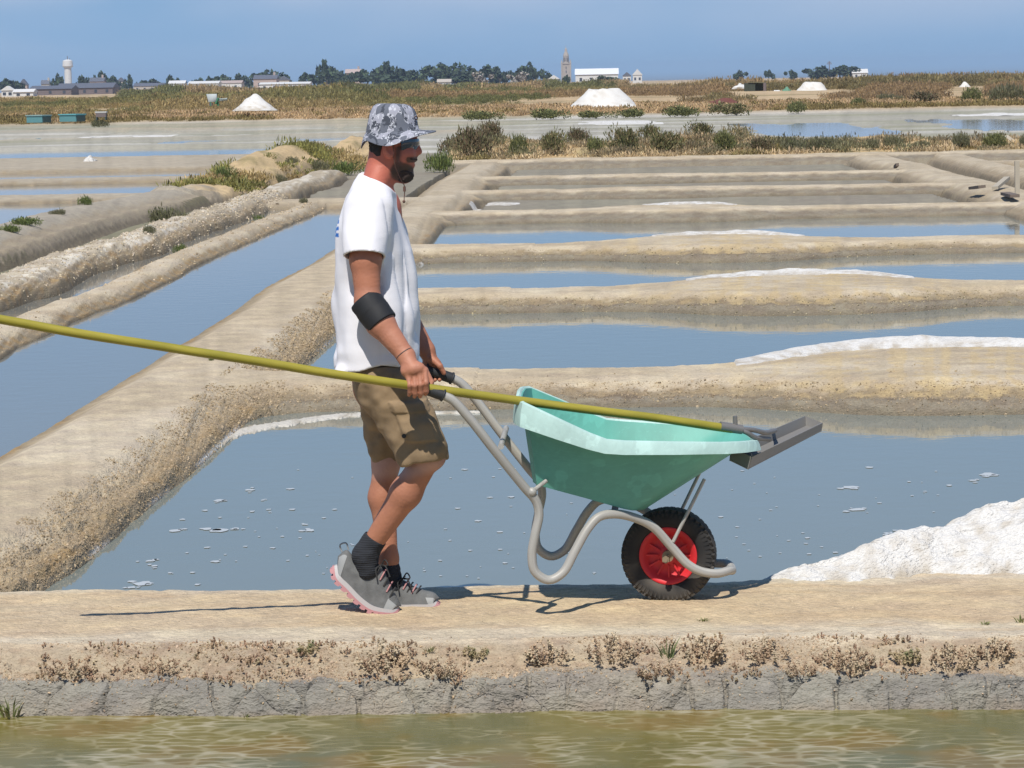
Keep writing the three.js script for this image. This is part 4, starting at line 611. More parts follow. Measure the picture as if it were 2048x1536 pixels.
// trees
{
  const trunkM = std(lin(0.09, 0.07, 0.055), 0.95);
  const crownGeo = (seed, flat, cols, n = 520) => {
    const r = rng(seed), cl = []; for (let i = 0; i < 9; i++) cl.push([(r() - 0.5) * 1.3, 0.5 + (r() - 0.35) * 0.55 * flat, (r() - 0.5) * 1.3, 0.2 + 0.2 * r()]);
    const pos = [], col = [];
    for (let i = 0; i < n; i++) {
      const c = cl[Math.floor(r() * cl.length)], th = r() * 6.283, ph = Math.acos(2 * r() - 1), rr = c[3] * (0.55 + 0.5 * r()), o = V(c[0] + Math.sin(ph) * Math.cos(th) * rr, c[1] + Math.cos(ph) * rr * 0.8, c[2] + Math.sin(ph) * Math.sin(th) * rr), kv = 0.7 + 0.6 * r(), k = cols[Math.floor(r() * cols.length)].map((v) => v * kv);
      const a = V(r() - 0.5, r() - 0.5, r() - 0.5).normalize(), b = a.clone().cross(V(r() - 0.5, r() - 0.5, r() - 0.5)).normalize(), s = 0.055 + 0.05 * r();
      for (const [u, v] of [[-1, -1], [1, -0.6], [0.7, 1], [-1, -1], [0.7, 1], [-0.8, 0.7]]) { pos.push(o.x + (a.x * u + b.x * v) * s, o.y + (a.y * u + b.y * v) * s, o.z + (a.z * u + b.z * v) * s); col.push(...k); }
    }
    const g = new THREE.BufferGeometry(); g.setAttribute('position', new THREE.Float32BufferAttribute(pos, 3)); g.setAttribute('color', new THREE.Float32BufferAttribute(col, 3)); g.computeVertexNormals(); return g;
  };
  const dark = [[0.035, 0.06, 0.03], [0.05, 0.08, 0.035], [0.03, 0.05, 0.03]], pale = [[0.30, 0.27, 0.24], [0.36, 0.32, 0.30], [0.24, 0.23, 0.18]];
  const trunkGeo = () => merge([rod(V(0, -0.05, 0), V(0.02, 0.42, 0), 0.05, 7, 0.03), rod(V(0.02, 0.3, 0), V(0.3, 0.58, 0.1), 0.025, 5, 0.01), rod(V(0.02, 0.32, 0), V(-0.28, 0.6, -0.1), 0.025, 5, 0.01)]);
  const protos = [[41, 1, dark], [42, 1.3, dark], [43, 0.8, dark], [44, 1.5, pale]].map(([s, f, c]) => { const q = new THREE.Group(); const t = new THREE.Mesh(trunkGeo(), trunkM); t.name = 'trunk'; const k = new THREE.Mesh(crownGeo(s, f, c), PLANT); k.name = 'crown'; for (const o of [t, k]) { o.castShadow = o.receiveShadow = true; q.add(o); } return q; });
  const tree = (px, topPy, wpx, D, k, label) => { const q = protos[k].clone(); q.name = numbered(k === 3 ? 'pale_tree' : 'tree'); const s = D / FPX, b = baseAt(px, D), h = hAt(px, topPy, D); q.position.copy(b); q.scale.set(wpx * s / 1.45, h / 0.95, wpx * s / 1.45); q.rotation.y = px; scene.add(q); tag(q, label, 'tree', 'trees along the skyline'); };
  const L = [
    [20, 160, 44, 1500, 0, 'dark tree at the left frame edge of the skyline'], [112, 152, 24, 1500, 1, 'round dark tree just left of the water tower'], [172, 154, 34, 1550, 2, 'flat dark tree right of the water tower'], [198, 146, 28, 1600, 0, 'dark tree rising behind the grey pink stone house'], [225, 154, 34, 1550, 0, 'dark tree between the stone house and the narrow house'], [256, 153, 18, 1500, 1, 'small dark tree right of the narrow grey house'],
    [346, 153, 28, 1450, 0, 'dark tree above the white gabled house on the skyline'], [395, 158, 26, 1500, 2, 'low dark tree behind the long white low building'], [422, 155, 22, 1500, 0, 'small dark tree over the right half of the long white building'], [452, 152, 40, 1500, 0, 'dark tree left of the pine grove behind the pointed heap'], [486, 150, 34, 1500, 2, 'dark tree above the pinkish roofed building'], [548, 143, 70, 1550, 2, 'broad flat pine above the stone house'],
    [617, 148, 40, 1450, 0, 'dark tree at the left foot of the tallest pine'], [654, 127, 40, 1500, 1, 'tallest dark pine standing up left of the wood'], [672, 138, 50, 1480, 0, 'wide dark tree leaning on the tallest pine'], [700, 148, 36, 1400, 0, 'dark tree in front of the pinkish house'], [735, 142, 46, 1450, 0, 'dark tree at the left end of the wood'], [770, 130, 54, 1500, 1, 'tree with a raised crown in the left part of the wood'], [806, 140, 56, 1450, 0, 'rounded dark tree in the wood above the man\'s hat'], [846, 138, 50, 1450, 2, 'rounded tree in the wood just right of the hat'], [885, 130, 60, 1450, 0, 'largest rounded tree in the middle of the wood'], [925, 130, 64, 1480, 2, 'wide tree right of the largest rounded tree'], [965, 134, 54, 1450, 0, 'dark tree in the right part of the wood'], [1000, 138, 40, 1450, 1, 'dark tree at the right end of the wood'], [1034, 138, 36, 1500, 0, 'dark tree left of the round tree near the bell tower'], [1064, 130, 34, 1450, 1, 'round dark tree standing apart left of the bell tower'], [1088, 141, 34, 1450, 2, 'low dark tree next to the small white gabled house'],
    [962, 152, 40, 1200, 3, 'pale leafless looking tree in front of the wood'], [1040, 152, 44, 1200, 3, 'pale pinkish tree left of the bell tower'], [1134, 152, 16, 1250, 1, 'small dark tree at the foot of the bell tower'], [1215, 153, 46, 1050, 2, 'dark tree in front of the right half of the long white building'], [1480, 142, 24, 1500, 2, 'small far tree on the right skyline'], [1538, 141, 18, 1500, 0, 'second small far tree on the right skyline'], [1584, 141, 22, 1500, 2, 'small far tree left of the dark wooded hill'], [1640, 134, 56, 1500, 2, 'broad dark tree at the left of the wooded hill'], [1680, 133, 60, 1500, 0, 'broad dark tree at the middle of the wooded hill'], [1706, 137, 36, 1550, 2, 'dark tree behind the white house at the right of the hill'],
    [300, 160, 50, 1800, 0, 'low dim tree on the skyline over the grey houses'], [780, 150, 90, 1300, 2, 'low wide dark shrub tree along the foot of the wood'], [900, 152, 90, 1300, 0, 'low wide dark tree along the right foot of the wood'],
  ];
  for (const t of L) tree(...t);
  const mq = group('mast', baseAt(1659, 1600)); const my = hAt(1659, 122, 1600); mesh('pole', rod(V(0, 0, 0), V(0, my, 0), 0.45, 6, 0.2), DARKR, mq); mesh('aerial', merge([rod(V(-1.4, my * 0.85, 0), V(1.4, my * 0.85, 0), 0.2, 5), rod(V(-1, my * 0.93, 0), V(1, my * 0.93, 0), 0.2, 5)]), DARKR, mq); tag(mq, 'thin radio mast above the dark wooded hill at right', 'mast');
}
// ---------- things in the middle distance ----------
{
  const TEAL = std(lin(0.10, 0.25, 0.27), 0.6), TEALD = std(lin(0.045, 0.075, 0.075), 0.7), GREYM = std(lin(0.45, 0.45, 0.44), 0.6);
  const crate = (px, py, wpx, label, lidM) => { const D = 150, s = D / FPX, b = P(px, py, D), q = group('box', V(b.x, b.y, b.z)), w = wpx * s, h = 13 * s; q.rotation.y = -0.5; mesh('body', new THREE.BoxGeometry(w, h, w * 0.7, 2, 2, 2).translate(0, h / 2, 0), TEAL, q); mesh('lid', new THREE.BoxGeometry(w * 1.08, h * 0.16, w * 0.78).translate(0, h * 1.09, 0), lidM, q); mesh('end_panel', new THREE.BoxGeometry(0.03, h * 0.8, w * 0.6).translate(w / 2 + 0.02, h * 0.45, 0), TEALD, q); tag(q, label, 'box'); };
  crate(78, 245, 40, 'grey teal box, leftmost, on the dry strip at far left', std(lin(0.22, 0.33, 0.33), 0.6)); crate(145, 243, 42, 'brighter teal box, right one of the pair at far left', std(lin(0.12, 0.36, 0.40), 0.6));
  const D = 150, s = D / FPX, b = P(203, 240, D), q = group('cart', b); mesh('body', new THREE.BoxGeometry(20 * s, 8 * s, 14 * s).translate(0, 10 * s, 0), DARKR, q); mesh('cover', new THREE.BoxGeometry(23 * s, 3 * s, 15 * s).translate(0, 15.6 * s, 0), GREYM, q); for (const i of [-1, 1]) for (const k of [-1, 1]) mesh('leg', new THREE.BoxGeometry(2 * s, 6 * s, 2 * s).translate(i * 9 * s, 3 * s, k * 6 * s), TEALD, q); tag(q, 'small dark crate with a pale top standing on legs, right of the teal boxes', 'crate');
  // machine beside the pointed heap
  const Dm = 172, sm = Dm / FPX, bm = P(430, 212, Dm), qm = group('conveyor', bm), GR = std(lin(0.05, 0.20, 0.10), 0.6);
  mesh('hopper', loft([[[-12, 8], [4, 8]], [[-16, 24], [4, 24]]].map(([[x0, y0], [x1]], i) => [V(x0 * sm, y0 * sm, 5 * sm), V(x1 * sm, y0 * sm, 5 * sm), V(x1 * sm, y0 * sm, -5 * sm), V(x0 * sm, y0 * sm, -5 * sm)]), true, true, true), std(lin(0.5, 0.55, 0.56), 0.6), qm);
  mesh('frame', merge([rod(V(2 * sm, 4 * sm, 4 * sm), V(8 * sm, 16 * sm, 4 * sm), 2 * sm, 6), rod(V(2 * sm, 4 * sm, -4 * sm), V(8 * sm, 16 * sm, -4 * sm), 2 * sm, 6), rod(V(-8 * sm, 0, 4 * sm), V(-8 * sm, 9 * sm, 4 * sm), 1.2 * sm, 6), rod(V(6 * sm, 0, 0), V(6 * sm, 8 * sm, 0), 2.4 * sm, 6)]), GR, qm);
  mesh('arm', merge([rod(V(6 * sm, 11 * sm, 0), V(25 * sm, 13 * sm, 0), 2.6 * sm, 8), new THREE.BoxGeometry(20 * sm, 2 * sm, 7 * sm).translate(15 * sm, 14 * sm, 0)]), std(lin(0.42, 0.48, 0.46), 0.6), qm);
  mesh('wheel', new THREE.CylinderGeometry(3.5 * sm, 3.5 * sm, 9 * sm, 14).rotateX(Math.PI / 2).translate(-8 * sm, 3.5 * sm, 0), DARKR, qm);
  tag(qm, 'small green and grey salt machine with hopper left of the pointed heap', 'machine');
  // hut, tarpaulin, rusty pile
  const Dh = 300, sh = Dh / FPX, bh = P(1512, 182, Dh), qh = group('hut', bh); mesh('wall', merge([new THREE.BoxGeometry(1, 16 * sh, 14 * sh).translate(-14 * sh, 8 * sh, 0), new THREE.BoxGeometry(30 * sh, 16 * sh, 0.3).translate(2 * sh, 8 * sh, -7 * sh), new THREE.BoxGeometry(12 * sh, 13 * sh, 0.3).translate(-8 * sh, 7 * sh, 7 * sh)]), std(lin(0.05, 0.06, 0.045), 0.9), qh); mesh('roof', new THREE.BoxGeometry(36 * sh, 2 * sh, 18 * sh).rotateZ(-0.06).translate(2 * sh, 17 * sh, 0), std(lin(0.14, 0.13, 0.08), 0.9), qh); mesh('post', rod(V(17 * sh, 0, 6.5 * sh), V(17 * sh, 16 * sh, 6.5 * sh), 0.2, 6), DARKR, qh); tag(qh, 'dark open sided hut in the scrub left of the flat topped heap', 'hut');
  const lump = (name, px, py, wpx, hpx, D2, m, label, cat) => { const s2 = D2 / FPX, b2 = P(px, py, D2), g = new THREE.SphereGeometry(1, 24, 12, 0, 6.2832, 0, Math.PI / 2), p = g.attributes.position; for (let i = 0; i < p.count; i++) { const k = 1 + 0.35 * n3(p.getX(i) * 2 + px, p.getY(i) * 2, p.getZ(i) * 2); p.setXYZ(i, p.getX(i) * wpx * s2 / 2 * k, p.getY(i) * hpx * s2 * k, p.getZ(i) * wpx * s2 / 2 * 0.6 * k); } g.computeVertexNormals(); const o = mesh(name, g, m); o.position.set(b2.x, b2.y - 0.05, b2.z); return tag(o, label, cat); };
  lump('tarpaulin', 1574, 188, 26, 12, 298, std(lin(0.10, 0.24, 0.16), 0.7), 'green tarpaulin heap beside the flat topped salt heap', 'tarpaulin');
  lump('salt_remnant', 1555, 188, 22, 8, 299, WHITE, 'small white remnant left of the green tarpaulin', 'salt heap');
  lump('salt_remnant', 1480, 177, 26, 9, 302, WHITE, 'low white patch left of the dark hut', 'salt heap');
  lump('salt_remnant', 1675, 187, 22, 6, 300, WHITE, 'low white lump right of the flat topped heap', 'salt heap');
  lump('rubble_pile', 1446, 208, 56, 11, 178, std(lin(0.14, 0.05, 0.04), 0.9), 'dark rusty pile behind the green bushes right of the large salt heap', 'pile');
  // planks and post on the right levee
  const OLDW = std(lin(0.15, 0.12, 0.10), 0.9), WOOD = std(lin(0.40, 0.36, 0.29), 0.9), plank = (a, b, w, h, name, m, label) => { const d = b.clone().sub(a), g = new THREE.BoxGeometry(d.length(), h, w, 6, 1, 2), o = mesh(name, g, m); o.position.copy(a.clone().add(b).multiplyScalar(0.5)); o.quaternion.setFromUnitVectors(V(1, 0, 0), d.normalize()); return tag(o, label, name === 'post' ? 'post' : 'plank'); };
  const at = (px, py, y) => { const c = G(px, py, y); return c; };
  plank(at(1944, 376, 0.05), at(1964, 373, 0.10), 0.12, 0.045, 'sluice_board', OLDW, 'dark sluice board left on the levee at right');
  plank(at(1990, 376, 0.05), at(2014, 356, 0.16), 0.1, 0.05, 'plank', WOOD, 'grey plank leaning across the ditch at the right edge');
  plank(at(2010, 387, 0.04), at(2030, 392, 0.08), 0.14, 0.045, 'sluice_board', OLDW, 'dark sluice board lowest at the right edge');
  plank(V(XD(2035, 44), -0.1, -44), V(XD(2034, 44), hAt(2034, 322, 44), -44), 0.07, 0.07, 'post', WOOD, 'pale wooden post standing at the right edge');
  plank(P(2012, 272, 72), P(2034, 288, 72), 0.25, 0.08, 'plank', std(lin(0.6, 0.55, 0.46), 0.9), 'whitish plank leaning beside the last bush at right');
  plank(at(1790, 334, 0.02), at(1795, 329, 0.10), 0.06, 0.06, 'peg', OLDW, 'small dark peg on the corner of the right levee');
}

// ---------- wheelbarrow ----------
const NEARD = (px) => 9.98 + (px - 870) * (0.14 / 470);           // depth of the barrow's middle plane along its length
const Bp = (px, py, off) => P(px, py, NEARD(px) - off);           // a point measured on its near side
const mirror = (v, px) => V(v.x + 0.02 * 0, v.y, -(2 * NEARD(px) + v.z) );
{
  const base = V(Bp(1200, 1100, 0).x, 0, -NEARD(1200)), q = group('wheelbarrow', base);
  tag(q, 'pale green wheelbarrow with grey tube frame and red rimmed wheel, pushed along the path', 'wheelbarrow');
  const metalMap = tex(256, (u, v) => 0.82 + 0.25 * fbm(u * 10, v * 10, 4, 190, 10));
  const steel = new THREE.MeshStandardMaterial({ color: lin(0.47, 0.455, 0.42), roughness: 0.5, metalness: 0.08, map: metalMap });
  const part = (n, g, m, p) => mesh(n, p === q ? local(g, base) : g, m, p);
  // one bent tube: near grip, leg loop, axle, round the front of the wheel and back along the far side
  const near = [[884, 789, 0.28], [905, 800, 0.28], [935, 832, 0.275], [990, 902, 0.262], [1050, 976, 0.25], [1072, 1002, 0.245], [1078, 1028, 0.245], [1070, 1070, 0.25], [1064, 1110, 0.25], [1070, 1143, 0.25], [1097, 1160, 0.25], [1125, 1146, 0.245], [1150, 1102, 0.23], [1175, 1058, 0.21], [1198, 1034, 0.195], [1230, 1028, 0.18], [1270, 1036, 0.155], [1306, 1054, 0.135], [1345, 1096, 0.12], [1375, 1128, 0.12], [1400, 1142, 0.12], [1432, 1147, 0.11]];
  const nv = near.map((a) => Bp(...a)), fv = nv.map((v, i) => mirror(v, near[i][0])).reverse(), front = [Bp(1458, 1141, 0.07), Bp(1464, 1140, 0.0), mirror(Bp(1458, 1141, 0.07), 1458)];
  part('frame', tube([...nv, ...front, ...fv], 0.0165, 300, 12), steel, q);
  const GRIP = std(lin(0.025, 0.027, 0.03), 0.6);
  for (const far of [0, 1]) { const a = Bp(832, 771, 0.275), b = Bp(888, 791, 0.28), s = far ? [mirror(a, 832), mirror(b, 888)] : [a, b]; const d = s[1].clone().sub(s[0]); const pts = [...Array(9)].map((_, i) => s[0].clone().addScaledVector(d, i / 8)); part('grip', merge([tube(pts, 0.0205, 24, 12), ...[0, 0.97].map((k) => new THREE.TorusGeometry(0.0205, 0.004, 6, 16).applyQuaternion(new THREE.Quaternion().setFromUnitVectors(V(0, 0, 1), d.clone().normalize())).translate(...s[0].clone().addScaledVector(d, k).toArray())), rod(s[0].clone().addScaledVector(d, -0.02), s[0].clone().addScaledVector(d, 0.02), 0.019, 12)]), GRIP, q); }
  // clamp sleeves and the stays behind the tray
  for (const far of [0, 1]) { const f = (px, py, o) => (far ? mirror(Bp(px, py, o), px) : Bp(px, py, o)); part('stay', merge([rod(f(1062, 985, 0.245), f(1092, 962, 0.19), 0.008, 8), new THREE.SphereGeometry(0.017, 10, 8).translate(...f(1064, 984, 0.255).toArray())]), steel, q); part('brace', rod(f(1409, 958, 0.14), f(1346, 1084, 0.125), 0.0065, 8), steel, q); part('bracket', rod(f(1228, 1026, 0.175), f(1232, 1008, 0.16), 0.012, 8), std(lin(0.12, 0.12, 0.12), 0.6), q); }
  part('cross_bar', rod(Bp(1002, 893, 0.262), mirror(Bp(1002, 893, 0.262), 1002), 0.011, 8), steel, q);
  // tray
  const plast = tex(512, (u, v) => { const a = fbm(u * 5, v * 5, 5, 191, 5), s = fbm(u * 50, v * 50, 3, 192, 50); const sc = sstep(0.24, 0.36, fbm(u * 12, v * 12, 4, 196, 12)) * 0.12 + (Math.abs(fbm(u * 3 + v * 2, v * 30, 3, 197, 300)) < 0.012 ? 0.08 : 0); return 0.80 + 0.16 * a + 0.05 * s + sc; });
  const trayM = new THREE.MeshStandardMaterial({ color: lin(0.14, 0.47, 0.385), roughness: 0.55, map: plast }), rimM = new THREE.MeshStandardMaterial({ color: lin(0.52, 0.74, 0.69), roughness: 0.6, map: plast });  // rim: same plastic, faded, with the sun on it painted in as a paler colour
  const loopOf = (pts) => { const n = pts.map((a) => Bp(...a)), f = pts.map((a) => mirror(Bp(...a), a[0])).reverse(); return [...n, ...f]; };
  // half outlines from the rear middle along the near side to the front middle
  const rim = [[1040, 793, 0.10], [1042, 799, 0.20], [1052, 806, 0.262], [1120, 838, 0.292], [1180, 866, 0.302], [1214, 879, 0.304], [1250, 882, 0.302], [1340, 884, 0.275], [1440, 885, 0.225], [1476, 884, 0.19], [1500, 882, 0.11], [1506, 881, 0.05]];
  const bot = [[1066, 962, 0.06], [1066, 964, 0.12], [1074, 970, 0.165], [1125, 984, 0.175], [1170, 996, 0.178], [1205, 1006, 0.178], [1230, 1013, 0.176], [1248, 1018, 0.172], [1264, 1021, 0.165], [1276, 1021, 0.14], [1284, 1020, 0.09], [1287, 1020, 0.04]];
  const mixL = (a, b, t) => a.map((v, i) => v.map((c, k) => lerp(c, b[i][k], t)));
  const shrink = (l, d) => { const c = l.reduce((s, p) => s.add(p), V(0, 0, 0)).multiplyScalar(1 / l.length); return l.map((p) => { const e = p.clone().sub(c); e.y = 0; return p.clone().addScaledVector(e.normalize(), -d); }); };
  const drop = (l, y) => l.map((p) => V(p.x, p.y + y, p.z));
  const bow = (a) => a.map(([x, y, o], i) => [x, y, o]);
  const outL = [0, 0.04, 0.12, 0.35, 0.6, 0.85, 0.955, 0.985].map((t) => loopOf(mixL(bot, rim, t)));
  const b0 = shrink(drop(outL[0], 0.006), 0.014);
  const inL = [0.985, 0.85, 0.5, 0.12, 0.05].map((t) => shrink(loopOf(mixL(bot, rim, t)), 0.007)), bi = shrink(drop(inL[4], -0.004), 0.012);
  const tray = part('tray', toCreasedNormals(loft([b0, ...outL, ...inL, bi], true, true, true), 0.7), trayM, q);
  tray.userData.label = 'pale green plastic tray';
  { const p = tray.geometry.attributes.position, u = new Float32Array(p.count * 2); for (let i = 0; i < p.count; i++) { u[i * 2] = p.getX(i) * 1.2; u[i * 2 + 1] = p.getY(i) * 1.2 + p.getZ(i); } tray.geometry.setAttribute('uv', new THREE.BufferAttribute(u, 2)); }
  const R0 = loopOf(rim), bandH = [...Array(24)].map((_, i) => { const k = i < 12 ? i : 23 - i; return [0.085, 0.085, 0.083, 0.068, 0.054, 0.047, 0.046, 0.043, 0.040, 0.038, 0.036, 0.036][k]; });
  const ring = (out, f) => { const l = shrink(R0, -out); return l.map((p, i) => V(p.x, p.y + f(bandH[i]), p.z)); };
  const rimPart = part('rim', toCreasedNormals(loft([ring(-0.004, (h) => -h * 0.5), ring(-0.002, () => -0.004), ring(0.004, () => 0.003), ring(0.016, () => 0.0), ring(0.024, (h) => -h * 0.35), ring(0.03, (h) => -h), ring(0.026, (h) => -h), ring(0.02, (h) => -h * 0.4), ring(0.006, () => -0.012)]), 0.6), rimM, q);
  rimPart.userData.label = 'faded rolled rim, with sunlight painted into its pale colour';
  { const p = rimPart.geometry.attributes.position, u = new Float32Array(p.count * 2); for (let i = 0; i < p.count; i++) { u[i * 2] = p.getX(i) * 2.2; u[i * 2 + 1] = p.getY(i) * 2.2 + p.getZ(i) * 2; } rimPart.geometry.setAttribute('uv', new THREE.BufferAttribute(u, 2)); }
  // wheel, turned a little towards the camera
  const c = P(1338, 1109, NEARD(1338) + 0.0), wr = 0.1745, turn = new THREE.Matrix4().makeRotationY(-0.13).setPosition(c), wheelPart = (n, g, m, par) => { g.applyMatrix4(turn); return mesh(n, local(g, base), m, par); };
  const tyreProfile = [[0.105, -0.030], [0.118, -0.040], [0.140, -0.047], [0.158, -0.045], [0.168, -0.036], [0.1735, -0.018], [wr, 0], [0.1735, 0.018], [0.168, 0.036], [0.158, 0.045], [0.140, 0.047], [0.118, 0.040], [0.105, 0.030]];
  const wheel = new THREE.Group(); wheel.name = 'wheel'; q.add(wheel);
  const treads = []; for (let i = 0; i < 44; i++) for (const s of [-1, 1]) { const b = new THREE.BoxGeometry(0.017, 0.012, 0.032); b.rotateY(s * 0.5).translate(0, 0.1665, s * 0.0275).rotateZ(i / 44 * 6.2832 + s * 0.04); treads.push(b); }
  const ring2 = []; for (let i = 0; i < 60; i++) for (const s of [-1, 1]) { const b = new THREE.BoxGeometry(0.007, 0.020, 0.004); b.translate(0, 0.150, s * 0.0462).rotateZ(i / 60 * 6.2832); ring2.push(b); }
  const dust = std(lin(1, 1, 1), 0.9, { vertexColors: true });
  const tyreCol = (x, y, z) => { const rr = Math.hypot(x - (c.x - base.x), y - c.y), low = y + 0.0; const dusty = clamp(0.35 + 0.9 * fbm(x * 14, y * 14, 3, 195) + (rr > 0.16 ? 0.25 : 0)); return mix3([0.020, 0.020, 0.021], [0.115, 0.10, 0.082], dusty * (low < 0.14 ? 0.95 : 0.35)); };
  const tyre = new THREE.LatheGeometry([...tyreProfile, tyreProfile[0]].map(([r2, z]) => new THREE.Vector2(r2, z)), 72).rotateX(Math.PI / 2);
  const ty = wheelPart('tyre', merge([tyre, ...treads, ...ring2]), dust, wheel); setColors(ty.geometry, tyreCol);
  const RED = new THREE.MeshStandardMaterial({ color: lin(0.62, 0.022, 0.03), roughness: 0.5 });
  const rimProfile = [[0.0, 0.020], [0.03, 0.020], [0.036, 0.012], [0.062, 0.008], [0.078, 0.014], [0.088, 0.028], [0.1, 0.033], [0.107, 0.034], [0.107, 0.030]];
  const rp = [...rimProfile, ...rimProfile.slice().reverse().map(([a, b]) => [a, -b])];
  const ribs = []; for (let i = 0; i < 12; i++) for (const s of [-1, 1]) ribs.push(new THREE.BoxGeometry(0.006, 0.05, 0.010).translate(0, 0.062, s * 0.015).rotateZ(i / 12 * 6.2832));
  wheelPart('rim', merge([new THREE.LatheGeometry(rp.map(([a, b]) => new THREE.Vector2(a, b)), 56).rotateX(Math.PI / 2), ...ribs]), RED, wheel);
  wheelPart('hub', merge([new THREE.CylinderGeometry(0.021, 0.021, 0.09, 20).rotateX(Math.PI / 2), new THREE.CylinderGeometry(0.008, 0.008, 0.25, 12).rotateX(Math.PI / 2), new THREE.CylinderGeometry(0.014, 0.014, 0.012, 6).rotateX(Math.PI / 2).translate(0, 0, 0.11)]), std(lin(0.30, 0.24, 0.16), 0.6, { metalness: 0.4 }), wheel);
  // muddy clumps on the tyre's lower flank are part of the tyre's colour
}

// ---------- salt rake: long pole and board ----------
const poleD = (px) => 9.21 + (px - 20) * 0.0006, poleP = (px, dy = 0) => P(px, lerp(638.5, 856, px / 1462) + dy, poleD(px));
{
  const a = poleP(-14), b = poleP(1464), base = V((a.x + b.x) / 2, 0, (a.z + b.z) / 2), q = group('salt_rake', base);
  tag(q, 'long yellow green pole with a grey metal board at its end, carried over the wheelbarrow', 'rake');
  const d = b.clone().sub(a), pts = [...Array(33)].map((_, i) => { const t = i / 32, p = a.clone().addScaledVector(d, t); p.y += -0.035 * Math.sin(Math.PI * t) * 0.5 + 0.003 * n2(t * 9, 1, 200); return p; });
  const g = tube(pts, 0.0158, 160, 14); const u = g.attributes.uv; for (let i = 0; i < u.count; i++) u.setXY(i, u.getX(i) * 3, u.getY(i));
  const wood = tex(512, (u2, v) => { const s = fbm(u2 * 8, v * 4, 4, 201, 8); return [0.80 + 0.25 * s, 0.80 + 0.22 * s, 0.72 + 0.3 * s]; });
  mesh('pole', local(g, base), new THREE.MeshStandardMaterial({ color: lin(0.40, 0.345, 0.05), roughness: 0.42, map: wood }), q);
  const zinc = new THREE.MeshStandardMaterial({ color: lin(0.40, 0.385, 0.36), roughness: 0.5, metalness: 0.15, map: tex(256, (u2, v) => 0.75 + 0.3 * fbm(u2 * 6, v * 6, 4, 202, 6)) });
  // board: a channel of folded sheet, running away from the camera
  const A = P(1461, 922, 10.14), B = P(1496, 939, 10.10), C = P(1504, 914, 10.10), E = P(1464, 894, 10.16), A2 = P(1612, 853, 10.68), B2 = P(1642, 863, 10.64), C2 = P(1645, 846, 10.64), E2 = P(1611, 832, 10.70);
  const strip = (p, r, s, t, th) => { const nn = s.clone().sub(p).cross(r.clone().sub(p)).normalize().multiplyScalar(th); const l = (o) => [p, s, t, r].map((v) => v.clone().add(o)); return loft([l(V(0, 0, 0)), l(nn)], true, true, true); };
  const sheetP = (n, p, r, t, u2, th) => mesh(n, local(toCreasedNormals(strip(p, r, t, u2, th), 0.3), base), zinc, q);
  sheetP('board', A, A2, B, B2, 0.004); sheetP('front_flange', B, B2, C, C2, 0.005); sheetP('rear_flange', A, A2, E, E2, 0.005);
  sheetP('end_plate', A, B, E, C, 0.004); sheetP('end_plate', A2, B2, E2, C2, 0.004);
  // socket, peg and forked bracket
  const tip = poleP(1464), grey = std(lin(0.22, 0.21, 0.20), 0.5, { metalness: 0.4 });
  mesh('socket', local(rod(poleP(1440), poleP(1484), 0.0185, 14, 0.017), base), grey, q);
  mesh('peg', local(rod(P(1471, 858, poleD(1471)), P(1470, 832, poleD(1470)), 0.009, 10), base), grey, q);
  const mid = E.clone().add(E2).multiplyScalar(0.5);
  mesh('bracket', local(merge([tube([poleP(1478), P(1505, 860, 10.12), P(1530, 865, 10.2), P(1550, 861, 10.35), mid.clone().add(V(0.01, -0.01, -0.08))], 0.009, 30, 8), tube([poleP(1478), P(1495, 866, 10.09), P(1508, 874, 10.12), mid.clone().add(V(-0.01, -0.01, 0.16))], 0.009, 30, 8)]), base), grey, q);
}

